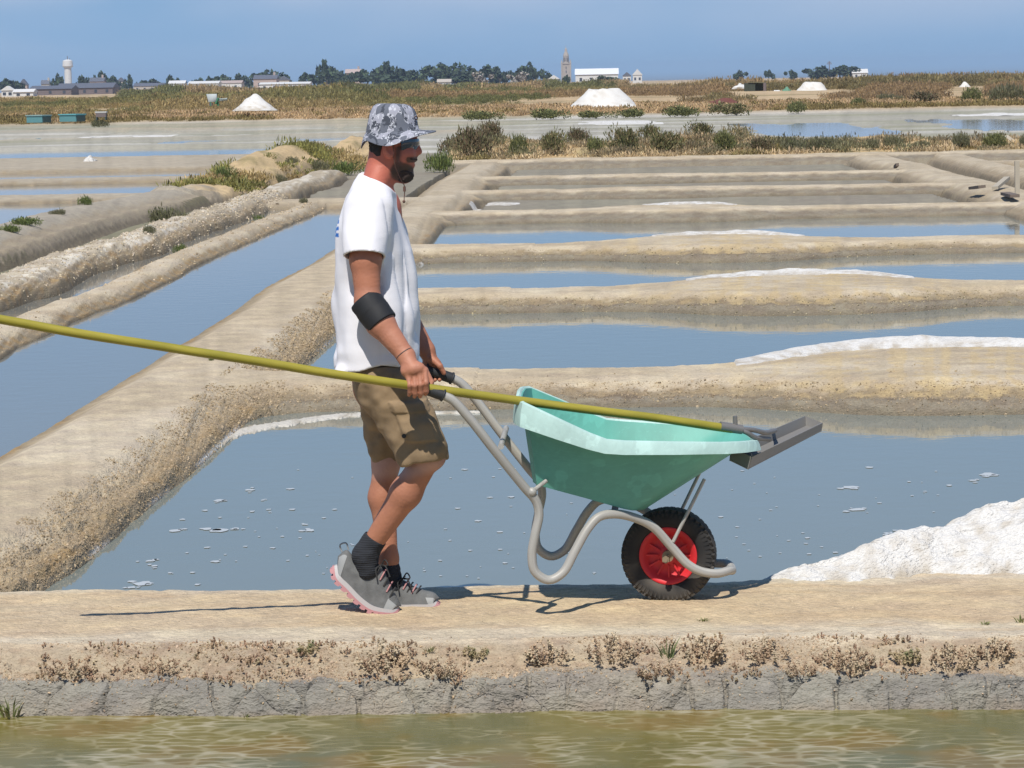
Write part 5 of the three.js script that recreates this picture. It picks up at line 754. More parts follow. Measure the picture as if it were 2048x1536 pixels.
// ---------- the man ----------
const EDGES = [[0, 1], [2, 3], [4, 5], [6, 7], [0, 2], [1, 3], [4, 6], [5, 7], [0, 4], [1, 5], [2, 6], [3, 7]];
function surfaceNets(f, lo, hi, cell, blk = 6) {                  // mesh of f = 0; blocks far from the surface are skipped
  const n = [0, 1, 2].map((k) => Math.ceil((hi[k] - lo[k]) / cell / blk) * blk + 1), [nx, ny, nz] = n, F = new Float32Array(nx * ny * nz).fill(1), done = new Uint8Array(nx * ny * nz);
  const at = (i, j, k) => f(lo[0] + i * cell, lo[1] + j * cell, lo[2] + k * cell), hd = blk * cell * 0.87 * 1.7 + 0.008;
  for (let k = 0; k < nz - 1; k += blk) for (let j = 0; j < ny - 1; j += blk) for (let i = 0; i < nx - 1; i += blk) {
    const c = at(i + blk / 2, j + blk / 2, k + blk / 2);
    const far = Math.abs(c) > hd;
    for (let z = k; z <= k + blk; z++) for (let y = j; y <= j + blk; y++) for (let x = i; x <= i + blk; x++) { const o = (z * ny + y) * nx + x; if (far) { if (!done[o]) F[o] = c; } else if (!done[o]) { F[o] = at(x, y, z); done[o] = 1; } }
  }
  const id = new Int32Array(nx * ny * nz).fill(-1), pos = [], idx = [];
  for (let k = 0; k < nz - 1; k++) for (let j = 0; j < ny - 1; j++) for (let i = 0; i < nx - 1; i++) {
    const o = (k * ny + j) * nx + i, v = []; let m = 0;
    for (let b = 0; b < 8; b++) { const w = F[o + (b & 1) + ((b >> 1) & 1) * nx + (b >> 2) * nx * ny]; v.push(w); if (w < 0) m |= 1 << b; }
    if (m === 0 || m === 255) continue;
    let sx = 0, sy = 0, sz = 0, c = 0;
    for (const [a, b] of EDGES) if ((v[a] < 0) !== (v[b] < 0)) { const t = v[a] / (v[a] - v[b]); sx += lerp(a & 1, b & 1, t); sy += lerp((a >> 1) & 1, (b >> 1) & 1, t); sz += lerp(a >> 2, b >> 2, t); c++; }
    id[o] = pos.length / 3; pos.push(lo[0] + (i + sx / c) * cell, lo[1] + (j + sy / c) * cell, lo[2] + (k + sz / c) * cell);
  }
  const quad = (a, b, c, d, flip) => { if (a < 0 || b < 0 || c < 0 || d < 0) return; flip ? idx.push(a, c, b, a, d, c) : idx.push(a, b, c, a, c, d); };
  for (let k = 1; k < nz - 1; k++) for (let j = 1; j < ny - 1; j++) for (let i = 1; i < nx - 1; i++) {
    const o = (k * ny + j) * nx + i, s = F[o] < 0, X = 1, Y = nx, Z = nx * ny;
    if (s !== F[o + X] < 0) quad(id[o - Y - Z], id[o - Z], id[o], id[o - Y], !s);
    if (s !== F[o + Y] < 0) quad(id[o - X - Z], id[o - X], id[o], id[o - Z], !s);
    if (s !== F[o + Z] < 0) quad(id[o - X - Y], id[o - Y], id[o], id[o - X], !s);
  }
  const g = new THREE.BufferGeometry(); g.setAttribute('position', new THREE.Float32BufferAttribute(pos, 3)); g.setIndex(idx); g.computeVertexNormals();
  const u = []; for (let i = 0; i < pos.length; i += 3) u.push((pos[i] + pos[i + 2] * 0.6) * 3, pos[i + 1] * 3); g.setAttribute('uv', new THREE.Float32BufferAttribute(u, 2));
  return g;
}

const smin = (a, b, k) => { const h = Math.max(k - Math.abs(a - b), 0) / k; return Math.min(a, b) - h * h * k * 0.25; }, smax = (a, b, k) => -smin(-a, -b, k);
function cap(a, b, ra, rb) { const dx = b.x - a.x, dy = b.y - a.y, dz = b.z - a.z, L = dx * dx + dy * dy + dz * dz; return (x, y, z) => { const px = x - a.x, py = y - a.y, pz = z - a.z, t = clamp((px * dx + py * dy + pz * dz) / L); return Math.hypot(px - dx * t, py - dy * t, pz - dz * t) - lerp(ra, rb, t); }; }
function ell(c, rx, ry, rz, tilt = 0) { const cs = Math.cos(tilt), sn = Math.sin(tilt), m = Math.min(rx, ry, rz); return (x, y, z) => { const ax = x - c.x, ay = y - c.y, px = (ax * cs + ay * sn) / rx, py = (-ax * sn + ay * cs) / ry, pz = (z - c.z) / rz; const k = Math.hypot(px, py, pz); return k < 1e-6 ? -m : k * (k - 1) / Math.hypot(px / rx, py / ry, pz / rz); }; }
{
  const DC = 10.03, base = V(P(790, 1225, DC).x, 0, -DC), man = group('person', base);
  tag(man, 'man in white shirt, khaki shorts and patterned bucket hat pushing the wheelbarrow', 'person');
  const LIM = (list, k) => (x, y, z) => { let d = list[0](x, y, z); for (let i = 1; i < list.length; i++) d = smin(d, list[i](x, y, z), k); return d; };
  // joints, measured on the photograph, each with its depth
  const J = {
    neck0: P(752, 392, 10.03), neck1: P(772, 318, 10.02), head: P(784, 268, 10.02),
    shN: P(737, 425, 9.845), elN: P(736, 606, 9.775), wrN: P(812, 712, 9.71),
    shF: P(752, 428, 10.215), elF: P(800, 610, 10.32), wrF: P(853, 700, 10.27),
    hipN: P(778, 775, 9.93), knN: P(858, 910, 9.90), anN: P(738, 1098, 9.97),
    hipF: P(762, 775, 10.12), knF: P(772, 925, 10.13), anF: P(777, 1118, 10.10),
  };
  const px = 1 / 553;                                              // metres to a photo pixel at the man's depth
  const kneeCap = P(868, 914, 9.89);
  const calfN = P(812, 985, 9.93), calfF = P(765, 995, 10.13);
  const legs = [cap(J.hipN, J.knN, 0.085, 25 * px), cap(J.knN, calfN, 26 * px, 30 * px), cap(calfN, J.anN, 30 * px, 19 * px), cap(kneeCap, J.knN, 22 * px, 24 * px), cap(J.anN, P(730, 1125, 9.97), 19 * px, 15 * px),
    cap(J.hipF, J.knF, 0.085, 27 * px), cap(J.knF, calfF, 26 * px, 27 * px), cap(calfF, J.anF, 27 * px, 19 * px), cap(J.anF, P(777, 1165, 10.1), 18 * px, 16 * px)];
  const trunk = [cap(P(768, 770, 10.02), P(752, 560, 10.02), 0.115, 0.115), cap(P(752, 560, 10.02), P(748, 420, 10.02), 0.115, 0.10), cap(P(745, 430, 9.89), P(752, 430, 10.17), 0.058, 0.058)];
  const armsN = [cap(J.shN, P(731, 520, 9.80), 0.056, 0.054), cap(P(731, 520, 9.80), J.elN, 0.053, 0.044), cap(J.elN, P(760, 645, 9.755), 0.046, 0.050), cap(P(760, 645, 9.755), J.wrN, 0.049, 0.031)];
  const armsF = [cap(J.shF, J.elF, 0.058, 0.042), cap(J.elF, J.wrF, 0.045, 0.031)];
  const neck = [cap(P(752, 380, 10.02), P(768, 318, 10.02), 32 * px, 29 * px), cap(P(742, 388, 9.93), P(760, 340, 10.0), 24 * px, 22 * px), cap(P(748, 388, 10.11), P(764, 340, 10.04), 24 * px, 22 * px)];
  // head: skull, face, jaw, nose, brow, lips, ear
  const hc = (x, y, d = 0) => P(x, y, 10.02 + d);
  const head = LIM([ell(hc(785, 268), 45 * px, 46 * px, 0.071, 0), ell(hc(802, 300), 33 * px, 48 * px, 0.064, 0.12), cap(hc(790, 332), hc(806, 350), 25 * px, 17 * px), ell(hc(775, 300), 33 * px, 34 * px, 0.066)], 0.02);
  const face = [[cap(hc(829, 278), hc(838, 303), 4.5 * px, 6.5 * px), 0.012], [cap(hc(831, 306, -0.008), hc(831, 306, 0.008), 5 * px, 5 * px), 0.008], [ell(hc(824, 265), 11 * px, 8 * px, 0.05), 0.015], [cap(hc(826, 321, -0.016), hc(826, 321, 0.016), 5 * px, 5 * px), 0.008], [cap(hc(823, 331, -0.014), hc(823, 331, 0.014), 5 * px, 5 * px), 0.008], [ell(hc(813, 350), 13 * px, 13 * px, 0.028), 0.018], [ell(hc(812, 308, -0.045), 16 * px, 14 * px, 0.02), 0.02], [ell(hc(812, 308, 0.045), 16 * px, 14 * px, 0.02), 0.02]];
  const mouth = cap(hc(831, 326, -0.02), hc(831, 326, 0.02), 2.2 * px, 2.2 * px);
  const ears = [-1, 1].map((s) => { const o = ell(hc(777, 299, s * 0.076), 12 * px, 20 * px, 0.016, 0.25), i = ell(hc(780, 297, s * 0.092), 6.5 * px, 12 * px, 0.010, 0.25); return (x, y, z) => smax(o(x, y, z), -i(x, y, z), 0.006); });
  // hands: palm, four fingers of unequal length, thumb
  const fingerN = [], palmN = [cap(J.wrN, P(826, 738, 9.675), 0.030, 0.026), cap(J.wrN, P(818, 742, 9.685), 0.029, 0.022), cap(P(838, 736, 9.675), P(812, 742, 9.680), 0.021, 0.019), cap(P(848, 742, 9.680), P(818, 752, 9.678), 0.013, 0.012)];
  const idxs = [[850, 742, 1.0], [839, 744, 1.06], [828, 747, 1.0], [817, 750, 0.86]];
  for (const [x, y, L] of idxs) { const r = 0.0096 * (0.9 + 0.1 * L), m = P(x, y, 9.673), p1 = P(x + 2, y + 24 * L, 9.658), p2 = P(x + 3, y + 40 * L, 9.670), p3 = P(x + 1, y + 46 * L, 9.698); fingerN.push([cap(m, p1, r * 1.12, r), cap(p1, p2, r, r * 0.94), cap(p2, p3, r * 0.94, r * 0.8)]); }
  fingerN.push([cap(P(826, 724, 9.710), P(850, 740, 9.732), 0.014, 0.0115), cap(P(850, 740, 9.732), P(863, 764, 9.725), 0.0112, 0.0095), cap(P(863, 764, 9.725), P(858, 779, 9.710), 0.0095, 0.008)]);
  const fingerF = [], palmF = [cap(J.wrF, P(864, 727, 10.265), 0.030, 0.026), cap(P(872, 728, 10.260), P(852, 732, 10.265), 0.020, 0.018)];
  for (const [x, L] of [[878, 1], [869, 1.05], [860, 1], [851, 0.86]]) { const r = 0.0095, m = P(x, 728 + (878 - x) * 0.1, 10.275), p1 = P(x + 2, 738 + 8 * L, 10.285), p2 = P(x + 3, 752 + 4 * L, 10.270), p3 = P(x + 1, 756 + 4 * L, 10.240); fingerF.push([cap(m, p1, r * 1.1, r), cap(p1, p2, r, r * 0.93), cap(p2, p3, r * 0.93, r * 0.8)]); }
  fingerF.push([cap(P(862, 716, 10.240), P(880, 732, 10.220), 0.0135, 0.011), cap(P(880, 732, 10.220), P(888, 746, 10.225), 0.011, 0.0088)]);
  const handOf = (palm, fing) => (x, y, z) => { let d = palm[0](x, y, z); for (let i = 1; i < palm.length; i++) d = smin(d, palm[i](x, y, z), 0.012); let e = 9; for (const c of fing) { let v = c[0](x, y, z); for (let i = 1; i < c.length; i++) v = smin(v, c[i](x, y, z), 0.004); e = Math.min(e, v); } return smin(d, e, 0.007); };
  const handN = handOf(palmN, fingerN), handF = handOf(palmF, fingerF);
  const body = (x, y, z) => {
    let d = 9; const yy = y;
    if (yy < 1.0) for (const g of legs) d = smin(d, g(x, y, z), 0.028);
    if (yy > 0.55) { let t = trunk[0](x, y, z); t = smin(t, trunk[1](x, y, z), 0.04); t = smin(t, trunk[2](x, y, z), 0.04); d = smin(d, t, 0.03); let a = 9, b = 9; for (const g of armsN) a = smin(a, g(x, y, z), 0.022); for (const g of armsF) b = smin(b, g(x, y, z), 0.022); a = smin(a, handN(x, y, z), 0.012); b = smin(b, handF(x, y, z), 0.012); d = Math.min(smin(d, Math.min(a, b), yy > 1.3 ? 0.03 : 0.004), 9); }
    if (yy > 1.25) { let h = head(x, y, z); for (const [g, k] of face) h = smin(h, g(x, y, z), k); h = smax(h, -mouth(x, y, z), 0.004); for (const e of ears) h = smin(h, e(x, y, z), 0.006); let n = 9; for (const g of neck) n = smin(n, g(x, y, z), 0.03); h = smin(h, n, 0.03); d = smin(d, h, 0.02); }
    return d;
  };
  const lo = P(640, 1250, 10.6), hi = P(915, 190, 9.4), LO = [lo.x, 0.06, -10.47], HI = [hi.x, 1.86, -9.46];
  const skin = surfaceNets(body, LO, HI, 0.0036, 6);
  const pyOf = (y) => 1225 - y / px;                               // height as a photo row
  const tanN = P(830, 925, 9.9).y, tanF = P(770, 930, 10.13).y;
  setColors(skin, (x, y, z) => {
    const n = fbm(x * 30 + z * 22, y * 30, 4, 210), m = fbm(x * 9 + z * 7, y * 9, 3, 211);
    let c = [0.41, 0.165, 0.095];
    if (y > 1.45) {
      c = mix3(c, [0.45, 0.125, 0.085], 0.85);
      const fx = (x - P(790, 320, 10.02).x) / px + 790, fy = (P(790, 300, 10.02).y - y) / px + 300;       // stubble on jaw, cheek and upper lip, plus face shade put into the colour
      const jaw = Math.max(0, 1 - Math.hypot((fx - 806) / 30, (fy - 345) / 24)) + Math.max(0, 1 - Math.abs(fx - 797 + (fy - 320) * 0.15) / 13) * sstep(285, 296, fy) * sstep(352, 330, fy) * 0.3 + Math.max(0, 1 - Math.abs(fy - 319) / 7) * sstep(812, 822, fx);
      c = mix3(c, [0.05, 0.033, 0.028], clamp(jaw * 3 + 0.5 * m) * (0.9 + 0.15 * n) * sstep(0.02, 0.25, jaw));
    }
    if (y < 0.62 && y > 0.05) { const near = z > -10.03, line = (near ? tanN : tanF) - 0.035 + 0.01 * m + (near ? (x - P(830, 925, 9.9).x) * 0.12 : 0); c = mix3(c, [0.56, 0.36, 0.31], sstep(line - 0.03, line + 0.015, y) * 0.75); c = mix3(c, [0.36, 0.175, 0.105], 0.25); }
    if (y < 1.2 && z > -9.78) c = mix3(c, [0.45, 0.20, 0.13], 0.5);
    const v = 1 + 0.10 * n + 0.08 * m; return [c[0] * v, c[1] * v, c[2] * v * (1 - 0.05 * n)];
  });
  const skinBump = tex(512, (u, v) => 0.5 + 0.4 * fbm(u * 40, v * 40, 3, 212, 40));
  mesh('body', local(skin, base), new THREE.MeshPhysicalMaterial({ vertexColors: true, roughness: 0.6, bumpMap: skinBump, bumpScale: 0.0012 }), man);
  // hair and beard: thin shells grown on the head field
  const headOnly = (x, y, z) => { let h = head(x, y, z); for (const [g, k] of face) h = smin(h, g(x, y, z), k); return h; };
  const hairF = (x, y, z) => { const f = headOnly(x, y, z) - 0.006 - 0.003 * n3(x * 120, y * 120, z * 120); const a = P(735, 312, 10.02), X = (x - a.x) / px, Y = (y - a.y) / px; const cut = Math.max(X - 30 - Math.max(0, Y - 10) * 0.3, -(Y + 8 - X * 0.28)) * px; const side = Math.max(X - 62, 26 - Y) * px; return smax(smax(f, Math.min(cut, side), 0.004), y - P(780, 266, 10.02).y, 0.004); };
  const HAIR = std(lin(0.014, 0.012, 0.011), 0.75);
  mesh('hair', local(surfaceNets(hairF, [P(715, 300, 10.02).x, P(700, 340, 10).y, -10.13], [P(850, 200, 10.02).x, P(700, 200, 10).y, -9.91], 0.0036), base), HAIR, man);
  const beardF = (x, y, z) => { const f = Math.min(headOnly(x, y, z), 9) - 0.002 - 0.003 * n3(x * 160, y * 160, z * 160); const a = hc(800, 345), X = (x - a.x) / px, Y = (a.y - y) / px; const jaw = Math.hypot((X - 9) / 1.45, (Y - 8) / 0.95) - 17, strip = Math.max(Math.abs(X + 12 - Y * -0.15) - 8, Math.abs(Y + 18) - 34), lip = Math.max(Math.abs(Y + 27 - (X - 24) * 0.25) - 3, 22 - X); const lips = Math.hypot(X - 30, Y + 17) - 7; return smax(smax(f, Math.min(jaw + 3, lip) * px, 0.006), -lips * px, 0.003); };
  mesh('beard', local(surfaceNets(beardF, [P(755, 300, 10.02).x, P(700, 385, 10).y, -10.12], [P(850, 200, 10.02).x, P(700, 275, 10).y, -9.92], 0.0034), base), std(lin(0.042, 0.028, 0.024), 0.9), man);
  // sunglasses
  { const y0 = hc(830, 287).y, L = []; for (let k = 0; k <= 20; k++) { const a = lerp(-1.25, 1.25, k / 20), cx = P(790, 285, 10.02), rx = 46 * px, rz = 0.074; L.push([cx.x + Math.cos(a) * rx, cx.z + Math.sin(a) * rz]); }
    const strip = (y1, y2, o) => { const ls = []; for (const [yy, oo] of [[y1, o], [(y1 + y2) / 2, o + 0.003], [y2, o - 0.004], [y2, o - 0.007], [(y1 + y2) / 2, o], [y1, o - 0.004]]) ls.push(L.map(([x, z], i) => { const a = lerp(-1.25, 1.25, i / 20), nose = Math.exp(-Math.pow(a / 0.16, 2)); return V(x + Math.cos(a) * oo, yy + (yy === y2 ? nose * 0.022 : 0), z + Math.sin(a) * oo); })); return loft([...ls, ls[0]], false); };
    mesh('sunglasses', local(strip(y0 + 0.017, y0 - 0.022, 0.004), base), new THREE.MeshPhysicalMaterial({ color: lin(0.012, 0.035, 0.075), roughness: 0.08, clearcoat: 1, clearcoatRoughness: 0.05, side: THREE.DoubleSide }), man);
    for (const s of [-1, 1]) mesh('temple', local(rod(V(P(806, 281, 10).x, y0 + 0.008, -10.02 + s * 0.073), V(P(776, 283, 10).x, y0 + 0.010, -10.02 + s * 0.080), 0.0028, 8), base), HAIR, man); }
  // shirt: a loose shell with folds, open at hem, sleeves and neck
  const PR = [[336, 725, 792, 0.066], [352, 716, 791, 0.080], [372, 706, 790, 0.120], [392, 696, 790, 0.165], [420, 686, 797, 0.190], [460, 676, 811, 0.195], [500, 671, 823, 0.195], [560, 669, 832, 0.190], [620, 668, 839, 0.190], [660, 668, 841, 0.192], [700, 668, 839, 0.196], [735, 668, 834, 0.20], [760, 668, 832, 0.20]].map(([r, a, b, w]) => ({ y: P(750, r, 10.02).y, x0: P(a, r, 10.02).x, x1: P(b, r, 10.02).x, w }));
  const torso = (x, y, z, grow) => { let i = 0; while (i < PR.length - 2 && y < PR[i + 1].y) i++; const a = PR[i], b = PR[i + 1], t = clamp((y - a.y) / (b.y - a.y)), x0 = lerp(a.x0, b.x0, t), x1 = lerp(a.x1, b.x1, t), w = lerp(a.w, b.w, t) + grow, cx = (x0 + x1) / 2, rx = (x1 - x0) / 2 + grow, dx = (x - cx) / rx, dz = (z + 10.025) / w, e = 2.35, k = Math.pow(Math.pow(Math.abs(dx), e) + Math.pow(Math.abs(dz), e), 1 / e); return Math.max((k - 1) * Math.min(rx, w) * 0.95, (y - PR[0].y) * 0.8); };
  const slN = cap(P(735, 420, 9.865), P(729, 535, 9.775), 0.086, 0.070), slF = cap(P(752, 425, 10.195), P(775, 535, 10.30), 0.084, 0.072);
  const slND = P(729, 535, 9.775).sub(P(735, 420, 9.865)).normalize(), slNE = P(731, 511, 9.785), slFD = P(775, 535, 10.3).sub(P(752, 425, 10.195)).normalize(), slFE = P(770, 512, 10.28);
  const trapN = cap(P(741, 376, 9.985), P(738, 402, 9.90), 0.052, 0.055), trapF = cap(P(741, 376, 10.055), P(745, 402, 10.14), 0.052, 0.055);
  const hemP = P(745, 731, 10.02), neckC = P(757, 350, 10.02);
  const folds = (x, y, z) => { const s = (x - base.x), front = sstep(-0.05, 0.09, s), low = sstep(1.45, 1.05, y), u = x * 2.2 + z * 1.6; return 0.003 + 0.008 * sstep(1.32, 1.15, y) + 0.011 * low * n3(x * 16 + z * 3, y * 4.5 + x * 5, z * 16) + 0.016 * front * Math.pow(1 - Math.abs(n3(x * 13, y * 3.0 - x * 2, z * 13)), 3) - 0.006 + 0.009 * n3(x * 8, y * 7 + x * 5, z * 8) + 0.005 * n3(x * 19 + y * 4, y * 13, z * 19) + 0.007 * sstep(1.05, 0.92, y) * n3(x * 9, y * 26, z * 9) * (s < 0.05 ? 1 : 0.6); };
  const shirtF = (x, y, z) => {
    const tor = torso(x, y, z, 0), sn = slN(x, y, z), sf = slF(x, y, z), fo = folds(x, y, z);
    const arm = Math.max(Math.min(sn, 9), ((x - slNE.x) * slND.x + (y - slNE.y) * slND.y + (z - slNE.z) * slND.z)), arf = Math.max(sf, ((x - slFE.x) * slFD.x + (y - slFE.y) * slFD.y + (z - slFE.z) * slFD.z));
    const wav = 0.006 * Math.sin(x * 30 + z * 21), bod = Math.max(tor, hemP.y - y + (x - hemP.x) * 0.03 + wav);
    let d = smin(smin(smin(bod, Math.min(trapN(x, y, z), trapF(x, y, z)), 0.03), arm, 0.022), arf, 0.022) + fo;
    const inner = Math.min(Math.max(tor + 0.012, 0), 9);
    const hollow = Math.min(Math.max(tor + fo + 0.012, y - hemP.y - 0.05), Math.max(sn + fo + 0.009, -((x - slNE.x) * slND.x + (y - slNE.y) * slND.y + (z - slNE.z) * slND.z) - 0.035), Math.max(sf + fo + 0.009, -((x - slFE.x) * slFD.x + (y - slFE.y) * slFD.y + (z - slFE.z) * slFD.z) - 0.035));
    d = Math.max(d, -hollow);
    const nc = P(721, 347, 10.02), cutY = (y - nc.y) + (x - nc.x) * 0.56 - (z + 10.02) * (z + 10.02) * 1.5;
    return smax(d, cutY, 0.004);
  };
  const shirt = surfaceNets(shirtF, [P(650, 700, 10).x, P(700, 765, 10).y, -10.42], [P(870, 300, 10).x, P(700, 335, 10).y, -9.64], 0.0048, 6);
  setColors(shirt, (x, y, z) => { const a = P(674, 455, 10.02), u = (y - a.y) / px, w = (z + 10.02), blue = x < a.x + 0.016 && Math.abs(u) < 17 && Math.abs(w) < 0.13 && n2(w * 70, u * 0.16, 220) > -0.25; return blue ? [0.02, 0.16, 0.55] : [0.79, 0.785, 0.83]; });
  mesh('shirt', local(shirt, base), new THREE.MeshPhysicalMaterial({ vertexColors: true, roughness: 0.9, bumpMap: weave, bumpScale: 0.0012, sheen: 0.2 }), man);
  // shorts
  const sN = cap(P(776, 772, 9.93), P(846, 905, 9.895), 0.108, 50 * px), sF = cap(P(764, 772, 10.12), P(772, 915, 10.13), 0.100, 33 * px), sP = ell(P(770, 765, 10.025), 68 * px, 70 * px, 0.175);
  const ndir = P(850, 925, 9.895).sub(P(800, 800, 9.92)).normalize(), nEnd = P(847, 921, 9.895), fEnd = P(770, 922, 10.13), topY = P(770, 726, 10).y;
  const pk = P(828, 846, 9.80);
  const shortsF = (x, y, z) => {
    const hn = (x - nEnd.x) * 0.06 + (y - nEnd.y) * -1, hf = fEnd.y - y, fo = 0.009 * n3(x * 16, y * 10 + x * 8, z * 14) + 0.006 * n3(x * 30, y * 34, z * 18) + 0.010 * sstep(0.62, 0.55, y) * n3(x * 12, y * 46, z * 12);
    const pu = (x - pk.x) - (y - pk.y) * -0.35, pv = y - pk.y, pocket = z > -9.93 ? Math.min(sstep(0.062, 0.052, Math.abs(pu)), sstep(0.075, 0.065, Math.abs(pv))) * 0.008 + (pv > 0.035 && pv < 0.075 && Math.abs(pu) < 0.066 ? 0.005 : 0) : 0;
    const ln = smax(sN(x, y, z), hn, 0.01), lf = smax(sF(x, y, z), hf, 0.01);
    let d = smin(smin(sP(x, y, z), ln, 0.03), lf, 0.02) + fo - pocket;
    d = Math.max(d, y - topY, hn > 0 && hf > 0 ? Math.min(hn, hf) : -9);
    const hol = Math.min(Math.max(sN(x, y, z) + fo + 0.011, -hn - 0.04), Math.max(sF(x, y, z) + fo + 0.011, -hf - 0.04));
    return Math.max(d, -hol);
  };
  mesh('shorts', local(surfaceNets(shortsF, [P(690, 900, 10).x, P(700, 940, 10).y, -10.32], [P(915, 900, 9.9).x, P(700, 715, 10).y, -9.74], 0.0046), base), new THREE.MeshStandardMaterial({ color: lin(0.315, 0.222, 0.128), roughness: 0.9, bumpMap: weave, bumpScale: 0.0015, map: tex(512, (u, v) => 0.86 + 0.25 * fbm(u * 8, v * 8, 4, 221, 8)) }), man);
  { const bp = []; const cy = P(770, 735, 10.02); for (let k = 0; k < 40; k++) { const a = k / 40 * 6.2832; bp.push([Math.cos(a), Math.sin(a)]); } const rg = (r, dy) => bp.map(([c2, s2]) => V(cy.x + c2 * (66 * px + r), cy.y + dy + c2 * -0.004, -10.025 + s2 * (0.165 + r))); const B = [rg(0, -0.017), rg(0.006, -0.017), rg(0.006, 0.02), rg(0, 0.02)]; mesh('belt', local(loft([...B, B[0]]), base), std(lin(0.05, 0.035, 0.028), 0.6), man); mesh('button', local(new THREE.CylinderGeometry(0.008, 0.008, 0.008, 14).rotateX(Math.PI / 2).translate(...P(808, 872, 9.795).toArray()), base), std(lin(0.02, 0.02, 0.02), 0.5), man); }
  // elbow band
  { const a = P(727, 596, 9.78), b = P(766, 649, 9.75), d = b.clone().sub(a), n = d.clone().normalize(), e1 = V(0, 0, 1).cross(n).normalize(), e2 = n.clone().cross(e1), ls = []; for (const [t, r] of [[0.06, 0.045], [0.05, 0.056], [0.12, 0.0585], [0.3, 0.058], [0.46, 0.0595], [0.5, 0.0585], [0.54, 0.0595], [0.75, 0.0585], [0.93, 0.058], [0.98, 0.056], [0.96, 0.044]]) ls.push([...Array(40)].map((_, k) => { const q = k / 40 * 6.2832, rr = r + 0.0012 * n3(Math.cos(q) * 3, Math.sin(q) * 3, t * 9); return a.clone().addScaledVector(d, t).addScaledVector(e1, Math.cos(q) * rr).addScaledVector(e2, Math.sin(q) * rr); })); const bm = mesh('elbow_band', local(loft(ls), base), std(lin(0.012, 0.013, 0.016), 0.7), man); bm.userData.label = 'black elbow support band on the near forearm'; }
  mesh('wristband', local(new THREE.TorusGeometry(0.032, 0.003, 8, 28).applyQuaternion(new THREE.Quaternion().setFromUnitVectors(V(0, 0, 1), J.wrN.clone().sub(J.elN).normalize())).translate(...P(809, 708, 9.712).toArray()), base), std(lin(0.03, 0.03, 0.03), 0.6), man);
  // socks
  const rib = tex(256, (u, v) => 0.5 + 0.5 * Math.sin(v * 6.2832 * 40)), SOCK = std(lin(0.022, 0.025, 0.032), 0.95, { bumpMap: rib, bumpScale: 0.001 });
  const sock = (a, b, c, r0, r1) => { const f1 = cap(a, b, r0, r1), f2 = cap(b, c, r1, r1 * 0.9), d = b.clone().sub(a).normalize(); const f = (x, y, z) => Math.max(smin(f1(x, y, z), f2(x, y, z), 0.02) + 0.002 * n3(x * 40, y * 90, z * 40), -((x - a.x) * d.x + (y - a.y) * d.y + (z - a.z) * d.z)); const m = [a, b, c]; const g = (k, s) => Math[s > 0 ? 'max' : 'min'](...m.map((v) => v.getComponent(k))) + s * 0.08; mesh('sock', local(surfaceNets(f, [0, 1, 2].map((k) => g(k, -1)), [0, 1, 2].map((k) => g(k, 1)), 0.004), base), SOCK, man); };
  sock(P(751, 1076, 9.965), P(730, 1110, 9.97), P(736, 1140, 9.97), 24 * px, 24.5 * px);
  sock(P(777, 1108, 10.1), P(778, 1148, 10.1), P(790, 1172, 10.1), 20 * px, 22 * px);
  // shoes: upper, midsole, lugged outsole, laces
  const SHOE = std(lin(0.17, 0.175, 0.175), 0.85, { bumpMap: weave, bumpScale: 0.002, map: tex(256, (u, v) => 0.85 + 0.3 * fbm(u * 9, v * 9, 4, 222, 9)) }), MID = std(lin(0.46, 0.44, 0.44), 0.7), OUT = std(lin(0.46, 0.23, 0.24), 0.8), LACE = std(lin(0.03, 0.03, 0.03), 0.8), LACEP = std(lin(0.45, 0.22, 0.22), 0.8), TRIM = std(lin(0.30, 0.31, 0.31), 0.7);
  const shoe = (sole, top, D, halfW, laceAt, tag2) => {
    // sole: points along the bottom from heel to toe; top: matching points along the upper edge
    const cs = new THREE.CatmullRomCurve3(sole.map(([x, y]) => P(x, y, D)), false, 'centripetal'), ct = new THREE.CatmullRomCurve3(top.map(([x, y]) => P(x, y, D)), false, 'centripetal');
    const N = 40, up = [], lo2 = [], mid = [], S = [], T = [];
    for (let i = 0; i <= N; i++) { const t = i / N; S.push(cs.getPoint(t)); T.push(ct.getPoint(t)); }
    const wid = (t) => halfW * (0.70 + 0.30 * sstep(0, 0.62, t)) * Math.pow(Math.max(0, 1 - Math.pow(Math.abs(t - 0.5) / 0.505, 5)), 0.5);
    const nrm = S.map((p, i) => { const a = S[Math.max(0, i - 1)], b = S[Math.min(N, i + 1)], d = b.clone().sub(a); return V(-d.y, d.x, 0).normalize(); });
    const ringAt = (i, y0, y1, o) => { const w = wid(i / N) + o, p = S[i]; return [V(p.x, p.y, p.z + w).addScaledVector(nrm[i], y0), V(p.x, p.y, p.z + w).addScaledVector(nrm[i], y1), V(p.x, p.y, p.z - w).addScaledVector(nrm[i], y1), V(p.x, p.y, p.z - w).addScaledVector(nrm[i], y0)]; };
    const q = new THREE.Group(); q.name = 'shoe'; man.add(q); q.userData.label = tag2;
    mesh('midsole', local(toCreasedNormals(loft([...Array(N + 1)].map((_, i) => ringAt(i, 0.010, 0.030 - 0.008 * sstep(0.5, 1, i / N), 0.004)), true, true, true), 0.6), base), MID, q);
    const lugs = [loft([...Array(N + 1)].map((_, i) => ringAt(i, 0.006, 0.0135, 0.0055)), true, true, true)];
    for (let i = 1; i < N; i += 3) { const r = loft([ringAt(i, -0.004, 0.008, 0.006), ringAt(i + 1, -0.004, 0.008, 0.006), ringAt(Math.min(N, i + 2), 0.0, 0.008, 0.006)], true, true, true); lugs.push(r); }
    mesh('outsole', local(toCreasedNormals(merge(lugs.map((g) => { g.deleteAttribute('uv'); return g; })), 0.5), base), OUT, q);
